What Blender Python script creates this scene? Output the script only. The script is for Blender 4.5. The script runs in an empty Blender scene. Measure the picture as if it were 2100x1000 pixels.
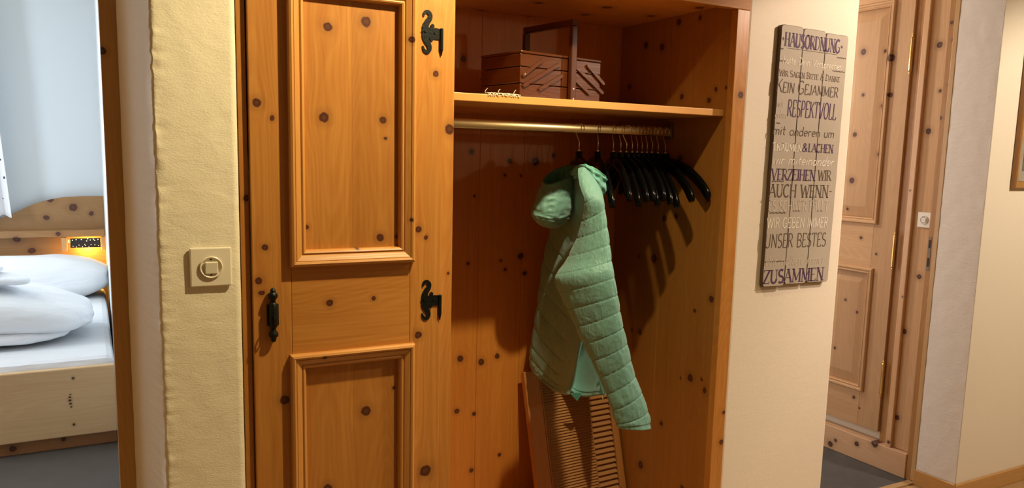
import bpy, bmesh, math, random
from mathutils import Vector, Matrix
random.seed(7)
S = bpy.context.scene
COL = S.collection
R = math.radians

# ------------------------------------------------------------------ camera
cam_d = bpy.data.cameras.new('camera'); cam = bpy.data.objects.new('camera', cam_d); COL.objects.link(cam)
cam_d.sensor_fit = 'HORIZONTAL'; cam_d.sensor_width = 36.0
cam_d.lens = 36.0 * 1605.963 / 2100.0
cam_d.shift_y = 40.0 / 2100.0
cam_d.clip_start = 0.02
def look(yaw, pit, rol):
    f = Vector((math.sin(yaw)*math.cos(pit), math.cos(yaw)*math.cos(pit), math.sin(pit)))
    r0 = Vector((math.cos(yaw), -math.sin(yaw), 0)); u0 = r0.cross(f)
    r = r0*math.cos(rol) + u0*math.sin(rol); u = r.cross(f)
    return Matrix((( r.x, u.x, -f.x), (r.y, u.y, -f.y), (r.z, u.z, -f.z)))
cam.matrix_world = Matrix.Translation((0, -1.75, 1.3)) @ look(0.496672695, -0.135796877, 0.0236983164).to_4x4()
S.camera = cam

# ------------------------------------------------------------------ world, lights, exposure
W = bpy.data.worlds.new('world'); S.world = W; W.use_nodes = True
W.node_tree.nodes['Background'].inputs[0].default_value = (0.62, 0.78, 1.0, 1)
W.node_tree.nodes['Background'].inputs[1].default_value = 1.2
S.view_settings.view_transform = 'Standard'; S.view_settings.look = 'None'
S.view_settings.exposure = 0.0; S.view_settings.gamma = 1.0
S.view_settings.use_curve_mapping = False
def lamp(name, loc, energy, color, rad, kind='POINT', size=None, rot=None):
    d = bpy.data.lights.new(name, kind); d.energy = energy; d.color = color
    if kind == 'AREA':
        d.shape = 'RECTANGLE'; d.size, d.size_y = size
    else: d.shadow_soft_size = rad
    o = bpy.data.objects.new(name, d); o.location = loc
    if rot: o.rotation_euler = rot
    COL.objects.link(o); return o
def aim(o, tgt, size, blend):
    o.rotation_euler = (Vector(tgt) - o.location).to_track_quat('-Z', 'Y').to_euler()
    o.data.spot_size = math.radians(size); o.data.spot_blend = blend
aim(lamp('wardrobe_spot_light', (1.06, -0.54, 2.19), 112, (1.0, 0.83, 0.47), 0.022, 'SPOT'), (0.50, 0.0, 1.1), 136, 1.0)
aim(lamp('sign_spot_light', (2.72, -0.85, 2.15), 98, (1.0, 0.80, 0.62), 0.05, 'SPOT'), (2.0, 0.0, 1.2), 58, 0.35)
aim(lamp('beige_wall_fill_light', (3.35, -1.40, 2.15), 120, (1.0, 0.84, 0.64), 0.05, 'SPOT'), (3.35, 0.0, 0.6), 88, 0.5)  # added unseen spot, brightens the beige wall right of the passage
lamp('side_room_lamp_light', (2.40, 1.45, 1.80), 34, (1.0, 0.85, 0.70), 0.06)
lamp('side_room_window_light', (0.90, 1.75, 1.15), 13, (0.94, 0.97, 1.0), 0, 'AREA', (1.3, 1.2), (R(90), 0, R(-90)))
lamp('bedroom_window_light', (-1.75, 4.12, 1.5), 55, (0.80, 0.90, 1.0), 0, 'AREA', (1.6, 1.2), (R(-90), 0, 0))
lamp('bedroom_side_fill_light', (-2.62, 2.0, 1.5), 60, (0.80, 0.90, 1.0), 0, 'AREA', (0.8, 1.3), (R(90), 0, R(-90)))  # added second daylight source, out of view, lifts the bedroom back wall
lamp('rear_wall_fill_light', (3.0, -2.80, 1.75), 10, (1.0, 0.80, 0.48), 0.05)  # added unseen light, brightens the rear wall that the rail mirrors

# ------------------------------------------------------------------ node helpers
def newmat(name):
    m = bpy.data.materials.new(name); m.use_nodes = True
    n = m.node_tree.nodes; l = m.node_tree.links
    return m, n, l, n['Principled BSDF']
def mth(n, l, op, a, b=None, c=None, clamp=False):
    x = n.new('ShaderNodeMath'); x.operation = op; x.use_clamp = clamp
    for i, v in enumerate((a, b, c)):
        if v is None: continue
        if isinstance(v, (int, float)): x.inputs[i].default_value = v
        else: l.new(v, x.inputs[i])
    return x.outputs[0]
def mixc(n, l, fac, a, b, mode='MIX'):
    x = n.new('ShaderNodeMix'); x.data_type = 'RGBA'; x.blend_type = mode
    for s, v in ((x.inputs[0], fac), (x.inputs[6], a), (x.inputs[7], b)):
        if isinstance(v, (int, float)): s.default_value = v
        elif isinstance(v, tuple): s.default_value = (*v, 1) if len(v) == 3 else v
        else: l.new(v, s)
    return x.outputs[2]

# a knot: darkens a spot and pushes the grain lines around it
def knot_group():
    g = bpy.data.node_groups.new('knot', 'ShaderNodeTree')
    itf = g.interface
    for nm, ty in (('uv', 'NodeSocketVector'), ('dark', 'NodeSocketFloat'), ('center', 'NodeSocketVector'), ('radius', 'NodeSocketFloat'), ('wob', 'NodeSocketFloat')):
        itf.new_socket(nm, in_out='INPUT', socket_type=ty)
    for nm, ty in (('uv', 'NodeSocketVector'), ('dark', 'NodeSocketFloat')):
        itf.new_socket(nm, in_out='OUTPUT', socket_type=ty)
    n, l = g.nodes, g.links
    i = n.new('NodeGroupInput'); o = n.new('NodeGroupOutput')
    sub = n.new('ShaderNodeVectorMath'); sub.operation = 'SUBTRACT'; l.new(i.outputs[0], sub.inputs[0]); l.new(i.outputs[2], sub.inputs[1])
    sp = n.new('ShaderNodeSeparateXYZ'); l.new(sub.outputs[0], sp.inputs[0])
    du, dv = sp.outputs[0], sp.outputs[1]
    a = mth(n, l, 'DIVIDE', du, i.outputs[3]); b = mth(n, l, 'DIVIDE', dv, i.outputs[3])
    d2 = mth(n, l, 'ADD', mth(n, l, 'MULTIPLY', a, a), mth(n, l, 'MULTIPLY', b, b))
    d = mth(n, l, 'ADD', mth(n, l, 'SQRT', d2), i.outputs[4])
    m1 = n.new('ShaderNodeMapRange'); m1.interpolation_type = 'SMOOTHSTEP'
    l.new(d, m1.inputs[0]); m1.inputs[1].default_value = 1.12; m1.inputs[2].default_value = 0.72; m1.inputs[3].default_value = 0; m1.inputs[4].default_value = 1
    m2 = n.new('ShaderNodeMapRange'); m2.interpolation_type = 'SMOOTHSTEP'
    l.new(d, m2.inputs[0]); m2.inputs[1].default_value = 2.6; m2.inputs[2].default_value = 0.9; m2.inputs[3].default_value = 0; m2.inputs[4].default_value = 0.22
    m3 = n.new('ShaderNodeMapRange'); m3.interpolation_type = 'SMOOTHSTEP'
    l.new(d, m3.inputs[0]); m3.inputs[1].default_value = 0.6; m3.inputs[2].default_value = 0.15; m3.inputs[3].default_value = 0; m3.inputs[4].default_value = 0.10
    dk = mth(n, l, 'SUBTRACT', mth(n, l, 'MAXIMUM', m1.outputs[0], m2.outputs[0]), m3.outputs[0])
    l.new(mth(n, l, 'MAXIMUM', dk, i.outputs[1]), o.inputs[1])
    # grain displacement, longer along the grain
    e = mth(n, l, 'ADD', mth(n, l, 'MULTIPLY', mth(n, l, 'MULTIPLY', a, a), 0.16), mth(n, l, 'MULTIPLY', mth(n, l, 'MULTIPLY', b, b), 0.05))
    ex = mth(n, l, 'POWER', 2.718, mth(n, l, 'MULTIPLY', e, -1.0))
    sh = mth(n, l, 'MULTIPLY', mth(n, l, 'MULTIPLY', du, ex), -0.75)
    cb = n.new('ShaderNodeCombineXYZ'); l.new(sh, cb.inputs[0])
    ad = n.new('ShaderNodeVectorMath'); ad.operation = 'ADD'; l.new(i.outputs[0], ad.inputs[0]); l.new(cb.outputs[0], ad.inputs[1])
    l.new(ad.outputs[0], o.inputs[0])
    return g
KNOT = knot_group()

PINE = ((0.58, 0.266, 0.058), (0.40, 0.134, 0.019))
DEEP = ((0.62, 0.250, 0.045), (0.47, 0.148, 0.019))
PALE = ((0.64, 0.41, 0.225), (0.50, 0.275, 0.13))
def wood(name, u, v, knots=(), tones=PINE, off=(0, 0, 0), rough=0.38, board=0.0, fine=1.0, seed=0.0, coat=0.12, knotcol=(0.072, 0.018, 0.008), bstart=0.0, rings=1.0):
    """pine: u = axis across the grain, v = axis along it (0 x, 1 y, 2 z); knots = (u, v, radius)"""
    m, n, l, p = newmat(name)
    tc = n.new('ShaderNodeTexCoord')
    ad = n.new('ShaderNodeVectorMath'); ad.operation = 'ADD'; l.new(tc.outputs['Object'], ad.inputs[0]); ad.inputs[1].default_value = off
    s = n.new('ShaderNodeSeparateXYZ'); l.new(ad.outputs[0], s.inputs[0])
    w = 3 - u - v
    c = n.new('ShaderNodeCombineXYZ'); l.new(s.outputs[u], c.inputs[0]); l.new(s.outputs[v], c.inputs[1])
    uv = c.outputs[0]; raw = uv
    wn = n.new('ShaderNodeTexNoise'); wn.inputs['Scale'].default_value = 90; l.new(uv, wn.inputs['Vector'])
    wob = mth(n, l, 'MULTIPLY', mth(n, l, 'SUBTRACT', wn.outputs[0], 0.5), 0.5)
    dark = None
    for ku, kv, kr in knots:
        g = n.new('ShaderNodeGroup'); g.node_tree = KNOT
        l.new(uv, g.inputs[0])
        if dark is not None: l.new(dark, g.inputs[1])
        g.inputs[2].default_value = (ku, kv, 0); g.inputs[3].default_value = kr
        l.new(wob, g.inputs[4])
        uv, dark = g.outputs[0], g.outputs[1]
    s2 = n.new('ShaderNodeSeparateXYZ'); l.new(uv, s2.inputs[0])
    # board index
    if board:
        bi = mth(n, l, 'FLOOR', mth(n, l, 'DIVIDE', mth(n, l, 'SUBTRACT', s.outputs[u], bstart), board))
    else:
        bi = mth(n, l, 'ADD', 0.0, seed)
    # the grain as height lines of a stretched noise field
    def field(su, sv, det, k):
        cc = n.new('ShaderNodeCombineXYZ')
        l.new(mth(n, l, 'MULTIPLY', s2.outputs[0], su), cc.inputs[0]); l.new(mth(n, l, 'MULTIPLY', s2.outputs[1], sv), cc.inputs[1])
        l.new(mth(n, l, 'ADD', mth(n, l, 'MULTIPLY', bi, 7.31), mth(n, l, 'ADD', mth(n, l, 'MULTIPLY', s.outputs[w], 2.0), seed + k)), cc.inputs[2])
        t = n.new('ShaderNodeTexNoise'); t.inputs['Scale'].default_value = 1.0; t.inputs['Detail'].default_value = det; t.inputs['Roughness'].default_value = 0.55
        l.new(cc.outputs[0], t.inputs['Vector']); return t.outputs[0]
    big = field(7.0*fine, 0.85, 1.2, 0.0)
    ring = mth(n, l, 'FRACT', mth(n, l, 'MULTIPLY', big, 34.0))
    ring = mth(n, l, 'MULTIPLY', mth(n, l, 'POWER', ring, 1.6), mth(n, l, 'MULTIPLY', mth(n, l, 'SUBTRACT', 1.0, ring), 3.0))
    streak = field(130*fine, 2.2, 3.0, 3.3)
    tone = field(9.0, 0.8, 2.0, 9.1)
    fac = mth(n, l, 'ADD', mth(n, l, 'MULTIPLY', ring, 0.42*rings), mth(n, l, 'MULTIPLY', mth(n, l, 'SUBTRACT', streak, 0.25, None, True), 1.15), clamp=True)
    base = mixc(n, l, fac, tones[0], tones[1])
    base = mixc(n, l, mth(n, l, 'MULTIPLY', mth(n, l, 'SUBTRACT', tone, 0.35, None, True), 0.9), base, tuple(x*0.86 for x in tones[1]))
    if board:
        wnz = n.new('ShaderNodeTexWhiteNoise'); wnz.noise_dimensions = '1D'; l.new(mth(n, l, 'ADD', bi, seed + 0.37), wnz.inputs['W'])
        base = mixc(n, l, mth(n, l, 'MULTIPLY', wnz.outputs[0], 0.30), base, tuple(x*0.62 for x in tones[1]))
    if dark is not None: base = mixc(n, l, dark, base, knotcol)
    l.new(base, p.inputs['Base Color'])
    p.inputs['Roughness'].default_value = rough
    p.inputs['Coat Weight'].default_value = coat; p.inputs['Coat Roughness'].default_value = 0.25
    bp = n.new('ShaderNodeBump'); bp.inputs['Strength'].default_value = 0.12; bp.inputs['Distance'].default_value = 0.002
    l.new(fac, bp.inputs['Height']); l.new(bp.outputs[0], p.inputs['Normal'])
    return m
def plain(name, col, rough=0.5, metal=0.0, bump=0.0, bscale=200, var=0.0, **kw):
    m, n, l, p = newmat(name)
    p.inputs['Roughness'].default_value = rough; p.inputs['Metallic'].default_value = metal
    tc = n.new('ShaderNodeTexCoord')
    t = n.new('ShaderNodeTexNoise'); t.inputs['Scale'].default_value = bscale; t.inputs['Detail'].default_value = 4; l.new(tc.outputs['Object'], t.inputs['Vector'])
    base = mixc(n, l, mth(n, l, 'MULTIPLY', t.outputs[0], var), tuple(col), tuple(x*0.55 for x in col))
    l.new(base, p.inputs['Base Color'])
    if bump:
        b = n.new('ShaderNodeBump'); b.inputs['Strength'].default_value = bump; b.inputs['Distance'].default_value = 0.003
        l.new(t.outputs[0], b.inputs['Height']); l.new(b.outputs[0], p.inputs['Normal'])
    for k, v in kw.items(): p.inputs[k.replace('_', ' ')].default_value = v
    return m
def plaster(name, col, strength=0.5, coarse=1.0):
    m, n, l, p = newmat(name)
    p.inputs['Roughness'].default_value = 0.8
    tc = n.new('ShaderNodeTexCoord')
    mp = n.new('ShaderNodeMapping'); mp.inputs['Scale'].default_value = (1, 1, 1.9); l.new(tc.outputs['Object'], mp.inputs[0])
    a = n.new('ShaderNodeTexNoise'); a.inputs['Scale'].default_value = 14; a.inputs['Detail'].default_value = 5; a.inputs['Distortion'].default_value = 0.7; l.new(mp.outputs[0], a.inputs['Vector'])
    b = n.new('ShaderNodeTexNoise'); b.inputs['Scale'].default_value = 210; b.inputs['Detail'].default_value = 3; b.inputs['Distortion'].default_value = 0.3; l.new(mp.outputs[0], b.inputs['Vector'])
    v = n.new('ShaderNodeTexNoise'); v.inputs['Scale'].default_value = 3.0; l.new(tc.outputs['Object'], v.inputs['Vector'])
    h = mth(n, l, 'ADD', mth(n, l, 'MULTIPLY', a.outputs[0], 0.9*coarse), mth(n, l, 'MULTIPLY', b.outputs[0], 0.34))
    bp = n.new('ShaderNodeBump'); bp.inputs['Strength'].default_value = strength; bp.inputs['Distance'].default_value = 0.006
    l.new(h, bp.inputs['Height']); l.new(bp.outputs[0], p.inputs['Normal'])
    l.new(mixc(n, l, mth(n, l, 'MULTIPLY', v.outputs[0], 0.16), tuple(col), tuple(x*0.8 for x in col)), p.inputs['Base Color'])
    return m

# ------------------------------------------------------------------ mesh helpers
def link(name, verts, faces, mat, parent=None, off=(0, 0, 0), smooth=False, loc=None):
    me = bpy.data.meshes.new(name)
    o3 = Vector(off)
    me.from_pydata([tuple(Vector(v) - o3) for v in verts], [], faces)
    me.update()
    bm = bmesh.new(); bm.from_mesh(me); bmesh.ops.recalc_face_normals(bm, faces=bm.faces); bm.to_mesh(me); bm.free()
    if smooth:
        for p in me.polygons: p.use_smooth = True
    if mat: me.materials.append(mat)
    o = bpy.data.objects.new(name, me); COL.objects.link(o)
    if parent: o.parent = parent
    if loc: o.location = loc
    return o
class MB:
    def __init__(self): self.v = []; self.f = []
    def add(self, vs, fs):
        k = len(self.v); self.v += [tuple(x) for x in vs]; self.f += [tuple(i + k for i in f) for f in fs]; return self
    def box(self, x0, x1, y0, y1, z0, z1, b=0.0):
        if b <= 0:
            vs = [(x, y, z) for x in (x0, x1) for y in (y0, y1) for z in (z0, z1)]
            return self.add(vs, [(0, 1, 3, 2), (4, 6, 7, 5), (0, 4, 5, 1), (2, 3, 7, 6), (0, 2, 6, 4), (1, 5, 7, 3)])
        bm = bmesh.new()
        bmesh.ops.create_cube(bm, size=1.0)
        for w in bm.verts: w.co = Vector(((x0+x1)/2 + w.co.x*(x1-x0), (y0+y1)/2 + w.co.y*(y1-y0), (z0+z1)/2 + w.co.z*(z1-z0)))
        bmesh.ops.bevel(bm, geom=list(bm.edges), offset=b, segments=2, profile=0.5, affect='EDGES')
        bm.verts.index_update()
        self.add([w.co[:] for w in bm.verts], [[q.index for q in f.verts] for f in bm.faces]); bm.free(); return self
    def tube(self, pts, rad, n=10, cap=True, flat=None):
        """tube along points; rad a number, list, or list of (ra, rb)"""
        pts = [Vector(p) for p in pts]; k = len(pts)
        rads = rad if isinstance(rad, (list, tuple)) else [rad]*k
        ref = Vector(flat) if flat else None
        rows = []; prev = None
        for i, p in enumerate(pts):
            t = (pts[min(i+1, k-1)] - pts[max(i-1, 0)]).normalized()
            if ref is not None: a = (ref - t*ref.dot(t)).normalized()
            elif prev is None:
                a = t.orthogonal().normalized()
            else: a = (prev - t*prev.dot(t)).normalized()
            prev = a; b = t.cross(a)
            r = rads[i]; ra, rb = r if isinstance(r, (list, tuple)) else (r, r)
            rows.append([p + a*ra*math.cos(2*math.pi*j/n) + b*rb*math.sin(2*math.pi*j/n) for j in range(n)])
        vs = [q for r in rows for q in r]; fs = []
        for i in range(k-1):
            for j in range(n):
                fs.append((i*n+j, i*n+(j+1) % n, (i+1)*n+(j+1) % n, (i+1)*n+j))
        if cap:
            fs.append(tuple(range(n))[::-1]); fs.append(tuple((k-1)*n+j for j in range(n)))
        return self.add(vs, fs)
    def lathe(self, prof, c, axis=2, n=20):
        """prof = (radius, height along axis)"""
        vs = []; fs = []; c = Vector(c)
        for r, h in prof:
            for j in range(n):
                a = 2*math.pi*j/n; q = [r*math.cos(a), r*math.sin(a)]; q.insert(axis, h); vs.append(c + Vector(q))
        for i in range(len(prof)-1):
            for j in range(n): fs.append((i*n+j, i*n+(j+1) % n, (i+1)*n+(j+1) % n, (i+1)*n+j))
        fs.append(tuple(range(n))[::-1]); fs.append(tuple((len(prof)-1)*n+j for j in range(n)))
        return self.add(vs, fs)
    def prism(self, poly, y0, y1, M=None):
        """polygon in x,z extruded from y0 to y1"""
        k = len(poly); vs = [(x, y0, z) for x, z in poly] + [(x, y1, z) for x, z in poly]
        if M: vs = [M @ Vector(v) for v in vs]
        return self.add(vs, [tuple(range(k)), tuple(range(2*k-1, k-1, -1))] + [(i, (i+1) % k, k+(i+1) % k, k+i) for i in range(k)])
    def ribbon(self, pts, wid, y0, y1):
        """a flat strip of changing width along x,z points, extruded y0..y1"""
        P = [Vector((x, z)) for x, z in pts]; k = len(P); L = []; Rr = []
        for i in range(k):
            t = (P[min(i+1, k-1)] - P[max(i-1, 0)]).normalized(); nn = Vector((-t.y, t.x)); w = wid[i] if isinstance(wid, (list, tuple)) else wid
            L.append(P[i] + nn*w); Rr.append(P[i] - nn*w)
        vs = [];  fs = []
        for i in range(k):
            for q in (L[i], Rr[i]):
                vs += [(q.x, y0, q.y), (q.x, y1, q.y)]
        for i in range(k-1):
            a, b = 4*i, 4*i+4
            fs += [(a, b, b+2, a+2), (a+1, a+3, b+3, b+1), (a, a+1, b+1, b), (a+2, b+2, b+3, a+3)]
        fs += [(0, 2, 3, 1), (4*k-4, 4*k-3, 4*k-1, 4*k-2)]
        return self.add(vs, fs)
    def grid(self, rows, close_u=False, close_v=False):
        k = len(rows); n = len(rows[0]); vs = [q for r in rows for q in r]; fs = []
        for i in range(k if close_v else k-1):
            for j in range(n if close_u else n-1):
                i2, j2 = (i+1) % k, (j+1) % n
                fs.append((i*n+j, i*n+j2, i2*n+j2, i2*n+j))
        return self.add(vs, fs)
    def frame(self, x0, x1, z0, z1, prof, y, M=None):
        """moulding swept with mitres around a rectangle in x,z; prof = (inset, height out of the face)"""
        rows = []
        for d, h in prof:
            rows.append([(x0+d, y-h, z0+d), (x1-d, y-h, z0+d), (x1-d, y-h, z1-d), (x0+d, y-h, z1-d)])
        if M: rows = [[M @ Vector(q) for q in r] for r in rows]
        k = len(rows); vs = [q for r in rows for q in r]; fs = []
        for i in range(k):
            i2 = (i+1) % k
            for j in range(4): fs.append((i*4+j, i*4+(j+1) % 4, i2*4+(j+1) % 4, i2*4+j))
        return self.add(vs, fs)
    def side(self, x0, x1, z0, z1, prof, y, j):
        """one mitred length j (0 bottom, 1 right, 2 top, 3 left) of such a frame"""
        rows = []
        for d, h in prof:
            c = [(x0+d, y-h, z0+d), (x1-d, y-h, z0+d), (x1-d, y-h, z1-d), (x0+d, y-h, z1-d)]
            rows.append([c[j], c[(j+1) % 4]])
        k = len(rows); vs = [q for r in rows for q in r]
        return self.add(vs, [(2*i, 2*i+1, 2*((i+1) % k)+1, 2*((i+1) % k)) for i in range(k)] + [tuple(2*i for i in range(k)), tuple(2*i+1 for i in range(k))[::-1]])
    def build(self, name, mat, parent=None, off=(0, 0, 0), smooth=False, M=None, loc=None):
        v = [M @ Vector(q) for q in self.v] if M else self.v
        return link(name, v, self.f, mat, parent, off, smooth, loc)
def empty(name, loc, rot=None):
    o = bpy.data.objects.new(name, None); o.location = loc; o.empty_display_size = 0.05
    if rot: o.rotation_euler = rot
    COL.objects.link(o); return o
def tag(o, label, cat, group=None):
    o['label'] = label; o['category'] = cat
    if group: o['group'] = group
    return o
def struct(o): o['kind'] = 'structure'; return o
def stuff(o): o['kind'] = 'stuff'; return o
def auto(o, ang=35):
    """smooth shading with hard edges kept"""
    me = o.data; bm = bmesh.new(); bm.from_mesh(me)
    for e in bm.edges:
        e.smooth = not (len(e.link_faces) == 2 and e.calc_face_angle(0) > R(ang))
    for f in bm.faces: f.smooth = True
    bm.to_mesh(me); bm.free(); return o
def cr(p0, p1, p2, p3, t):
    return 0.5*((2*p1) + (p2-p0)*t + (2*p0-5*p1+4*p2-p3)*t*t + (3*p1-p0-3*p2+p3)*t*t*t)
def spline(pts, n):
    pts = [Vector(p) for p in pts]; k = len(pts); out = []
    for i in range(n):
        s = i*(k-1)/(n-1); a = min(int(s), k-2); t = s-a
        p0 = pts[a-1] if a > 0 else pts[a]*2-pts[a+1]; p3 = pts[a+2] if a+2 < k else pts[a+1]*2-pts[a]
        out.append(cr(p0, pts[a], pts[a+1], p3, t))
    return out
def patch(ctrl, nu, nv):
    rows = [spline(r, nu) for r in ctrl]
    cols = [spline([r[j] for r in rows], nv) for j in range(nu)]
    return [[cols[j][i] for j in range(nu)] for i in range(nv)]
def normals(rows):
    k = len(rows); n = len(rows[0]); out = []
    for i in range(k):
        o = []
        for j in range(n):
            a = rows[i][min(j+1, n-1)] - rows[i][max(j-1, 0)]; b = rows[min(i+1, k-1)][j] - rows[max(i-1, 0)][j]
            q = a.cross(b); o.append(q.normalized() if q.length > 1e-9 else Vector((0, 0, 1)))
        out.append(o)
    return out
from mathutils import noise as NZ
def nz(p, s): return NZ.noise(Vector(p)*s)
KN_UP=[(0.473, 1.569, 0.0106), (0.559, 1.588, 0.0127), (0.463, 1.375, 0.0124), (0.598, 1.375, 0.0088), (0.603, 1.334, 0.0039), (0.592, 1.106, 0.0098), (0.631, 1.107, 0.0059), (0.422, 1.134, 0.0057)]
KN_LOW=[(0.557, 0.694, 0.0132), (0.626, 0.742, 0.0051), (0.464, 0.519, 0.0114)]
KN_LST=[(0.319, 1.399, 0.0103), (0.346, 1.369, 0.0065), (0.33, 1.093, 0.0075), (0.315, 1.021, 0.0085), (0.319, 0.994, 0.0057), (0.366, 0.748, 0.0118)]
KN_RST=[(0.723, 1.486, 0.008), (0.683, 1.124, 0.0089), (0.697, 1.104, 0.006), (0.684, 0.869, 0.0101), (0.706, 0.523, 0.0161)]
KN_RAIL=[(0.962, 0.47, 0.0087), (0.966, 0.573, 0.0059)]
KN_MOL=[(0.658, 1.556, 0.0079), (0.534, 1.085, 0.0048), (0.454, 0.84, 0.0039), (0.66, 1.148, 0.0049)]
KN_POST=[(0.767, 1.361, 0.0132), (0.769, 1.012, 0.0041)]
KN_POSTR=[(1.697, 1.494, 0.0116), (1.705, 0.432, 0.0096), (1.708, 0.528, 0.0068)]
KN_LFR=[(0.295, 1.199, 0.0075)]
KN_BACK=[(1.065, 0.63, 0.0125), (1.143, 0.61, 0.0127), (1.202, 0.624, 0.0114), (1.055, 0.45, 0.0099), (1.119, 0.432, 0.0086), (1.22, 0.27, 0.0074), (1.113, 0.232, 0.0088), (1.088, 0.948, 0.0068), (1.209, 0.953, 0.0056), (1.226, 0.922, 0.007), (1.285, 0.965, 0.0127), (1.094, 1.312, 0.0095), (1.235, 1.285, 0.0097), (1.333, 1.285, 0.0155), (1.401, 1.306, 0.0086), (1.22, 1.238, 0.0055), (1.281, 1.237, 0.0056), (1.107, 1.169, 0.0054), (1.3, 0.905, 0.0085), (1.492, 0.285, 0.0093), (1.582, 1.56, 0.0089), (1.475, 1.731, 0.0103), (1.06, 1.602, 0.0108)]
KN_SIDE=[(0.04, 0.881, 0.0118), (0.111, 0.831, 0.0067), (0.114, 0.612, 0.0137), (0.155, 0.599, 0.0056), (0.066, 0.621, 0.0068), (0.048, 0.59, 0.0108), (0.245, 0.419, 0.0087), (0.344, 0.236, 0.0152), (0.124, 0.239, 0.0101), (0.326, 0.97, 0.017), (0.382, 0.706, 0.0117), (0.426, 0.704, 0.0074), (0.08, 1.185, 0.0105), (0.221, 1.306, 0.0109), (0.225, 1.121, 0.0096), (0.281, 1.11, 0.0125), (0.422, 1.679, 0.0132), (0.336, 1.665, 0.0128), (0.259, 1.734, 0.0112), (0.16, 1.733, 0.0082), (0.227, 1.5, 0.0096), (0.1, 1.482, 0.0093), (0.075, 1.513, 0.0079), (0.504, 1.548, 0.0104), (0.406, 0.968, 0.0058), (0.03, 1.515, 0.0052)]
KN_TOP=[(0.339, 1.202, 0.0156), (0.419, 1.419, 0.0167), (0.278, 1.405, 0.0186), (0.317, 1.603, 0.0169), (0.124, 1.633, 0.016), (0.556, 1.114, 0.0165), (0.56, 1.285, 0.0142)]
KN_HDOOR=[(0.602, 1.784, 0.0183), (0.612, 1.431, 0.0142), (0.608, 1.23, 0.0182), (0.586, 1.6, 0.0101), (0.499, 1.777, 0.01), (0.461, 1.744, 0.0219), (0.451, 1.593, 0.0138), (0.488, 1.55, 0.0139), (0.487, 1.346, 0.0139), (0.621, 1.103, 0.0081), (0.659, 1.041, 0.0102), (0.536, 0.982, 0.01), (0.454, 0.92, 0.0079), (0.59, 0.696, 0.0082), (0.664, 0.667, 0.0103), (0.626, 0.466, 0.0083), (0.662, 0.455, 0.0063), (0.526, 0.651, 0.0081), (0.504, 0.267, 0.0103), (0.472, 0.227, 0.0062), (0.541, 0.774, 0.0002)]
KN_HFR=[(0.253, 1.775, 0.0134), (0.266, 1.439, 0.0133), (0.233, 1.596, 0.0076), (0.247, 0.852, 0.0115), (0.289, 0.614, 0.0117), (0.286, 0.241, 0.0119), (0.2, 1.851, 0.0076), (0.187, 1.784, 0.0076), (0.183, 1.614, 0.0094), (0.208, 1.489, 0.0076)]
KN_PLN=[(0.024, 0.589, 0.0148), (0.071, 0.452, 0.0124), (0.102, 0.364, 0.0183), (0.04, 0.563, 0.0084)]
KN_JAMB=[(0.046, 1.488, 0.0074)]
KN_HEAD=[(0.959, -0.218, 0.0217), (0.908, -0.092, 0.0278), (0.847, -0.245, 0.0186), (0.875, 0.01, 0.0155), (0.745, -0.182, 0.0155), (0.71, -0.412, 0.0249), (0.639, -0.336, 0.0249)]
KN_FOOT=[(0.22, -0.11, 0.0186), (0.315, -0.093, 0.0062), (0.11, -0.099, 0.0062), (0.027, -0.329, 0.0147), (0.04, -0.142, 0.0105)]
SLEEVE=[((1.216, 0.116, 1.27), (1.238, 0.104, 1.27)), ((1.206, 0.099, 1.248), (1.249, 0.075, 1.241)), ((1.2, 0.078, 1.218), (1.252, 0.049, 1.213)), ((1.198, 0.053, 1.186), (1.246, 0.027, 1.185)), ((1.204, 0.067, 1.138), (1.25, 0.02, 1.141)), ((1.202, 0.093, 1.074), (1.255, 0.008, 1.081)), ((1.185, 0.117, 1.009), (1.256, -0.004, 1.029)), ((1.156, 0.125, 0.961), (1.257, -0.017, 0.99)), ((1.169, 0.106, 0.907), (1.267, -0.023, 0.936)), ((1.186, 0.081, 0.854), (1.277, -0.026, 0.888)), ((1.201, 0.057, 0.801), (1.288, -0.031, 0.837)), ((1.218, 0.037, 0.755), (1.299, -0.035, 0.792)), ((1.235, 0.018, 0.708), (1.31, -0.04, 0.746)), ((1.254, -0.0, 0.654), (1.327, -0.045, 0.693)), ((1.266, -0.015, 0.608), (1.347, -0.053, 0.646)), ((1.277, -0.021, 0.569), (1.363, -0.063, 0.595)), ((1.284, -0.027, 0.55), (1.37, -0.073, 0.55))]
BODY=[[(1.25, 0.13, 1.242), (1.272, 0.2, 1.251), (1.302, 0.28, 1.258), (1.335, 0.32, 1.263), (1.362, 0.3, 1.258), (1.349, 0.2, 1.238)], [(1.268, 0.11, 1.098), (1.293, 0.26, 1.076), (1.327, 0.43, 1.07), (1.385, 0.47, 1.069), (1.453, 0.44, 1.063), (1.4, 0.25, 1.082)], [(1.248, 0.11, 0.972), (1.28, 0.28, 0.937), (1.311, 0.46, 0.925), (1.38, 0.5, 0.921), (1.452, 0.45, 0.922), (1.424, 0.25, 0.959)], [(1.247, 0.11, 0.836), (1.28, 0.29, 0.798), (1.303, 0.475, 0.78), (1.381, 0.515, 0.78), (1.458, 0.45, 0.778), (1.429, 0.24, 0.82)], [(1.23, 0.11, 0.736), (1.269, 0.29, 0.671), (1.286, 0.475, 0.666), (1.366, 0.52, 0.662), (1.463, 0.45, 0.658), (1.432, 0.24, 0.69)], [(1.221, 0.12, 0.654), (1.261, 0.29, 0.599), (1.286, 0.475, 0.611), (1.366, 0.52, 0.608), (1.458, 0.44, 0.541), (1.424, 0.23, 0.593)], [(1.21, 0.125, 0.614), (1.254, 0.28, 0.581), (1.291, 0.46, 0.585), (1.37, 0.505, 0.573), (1.442, 0.42, 0.5), (1.417, 0.22, 0.561)]]
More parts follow.
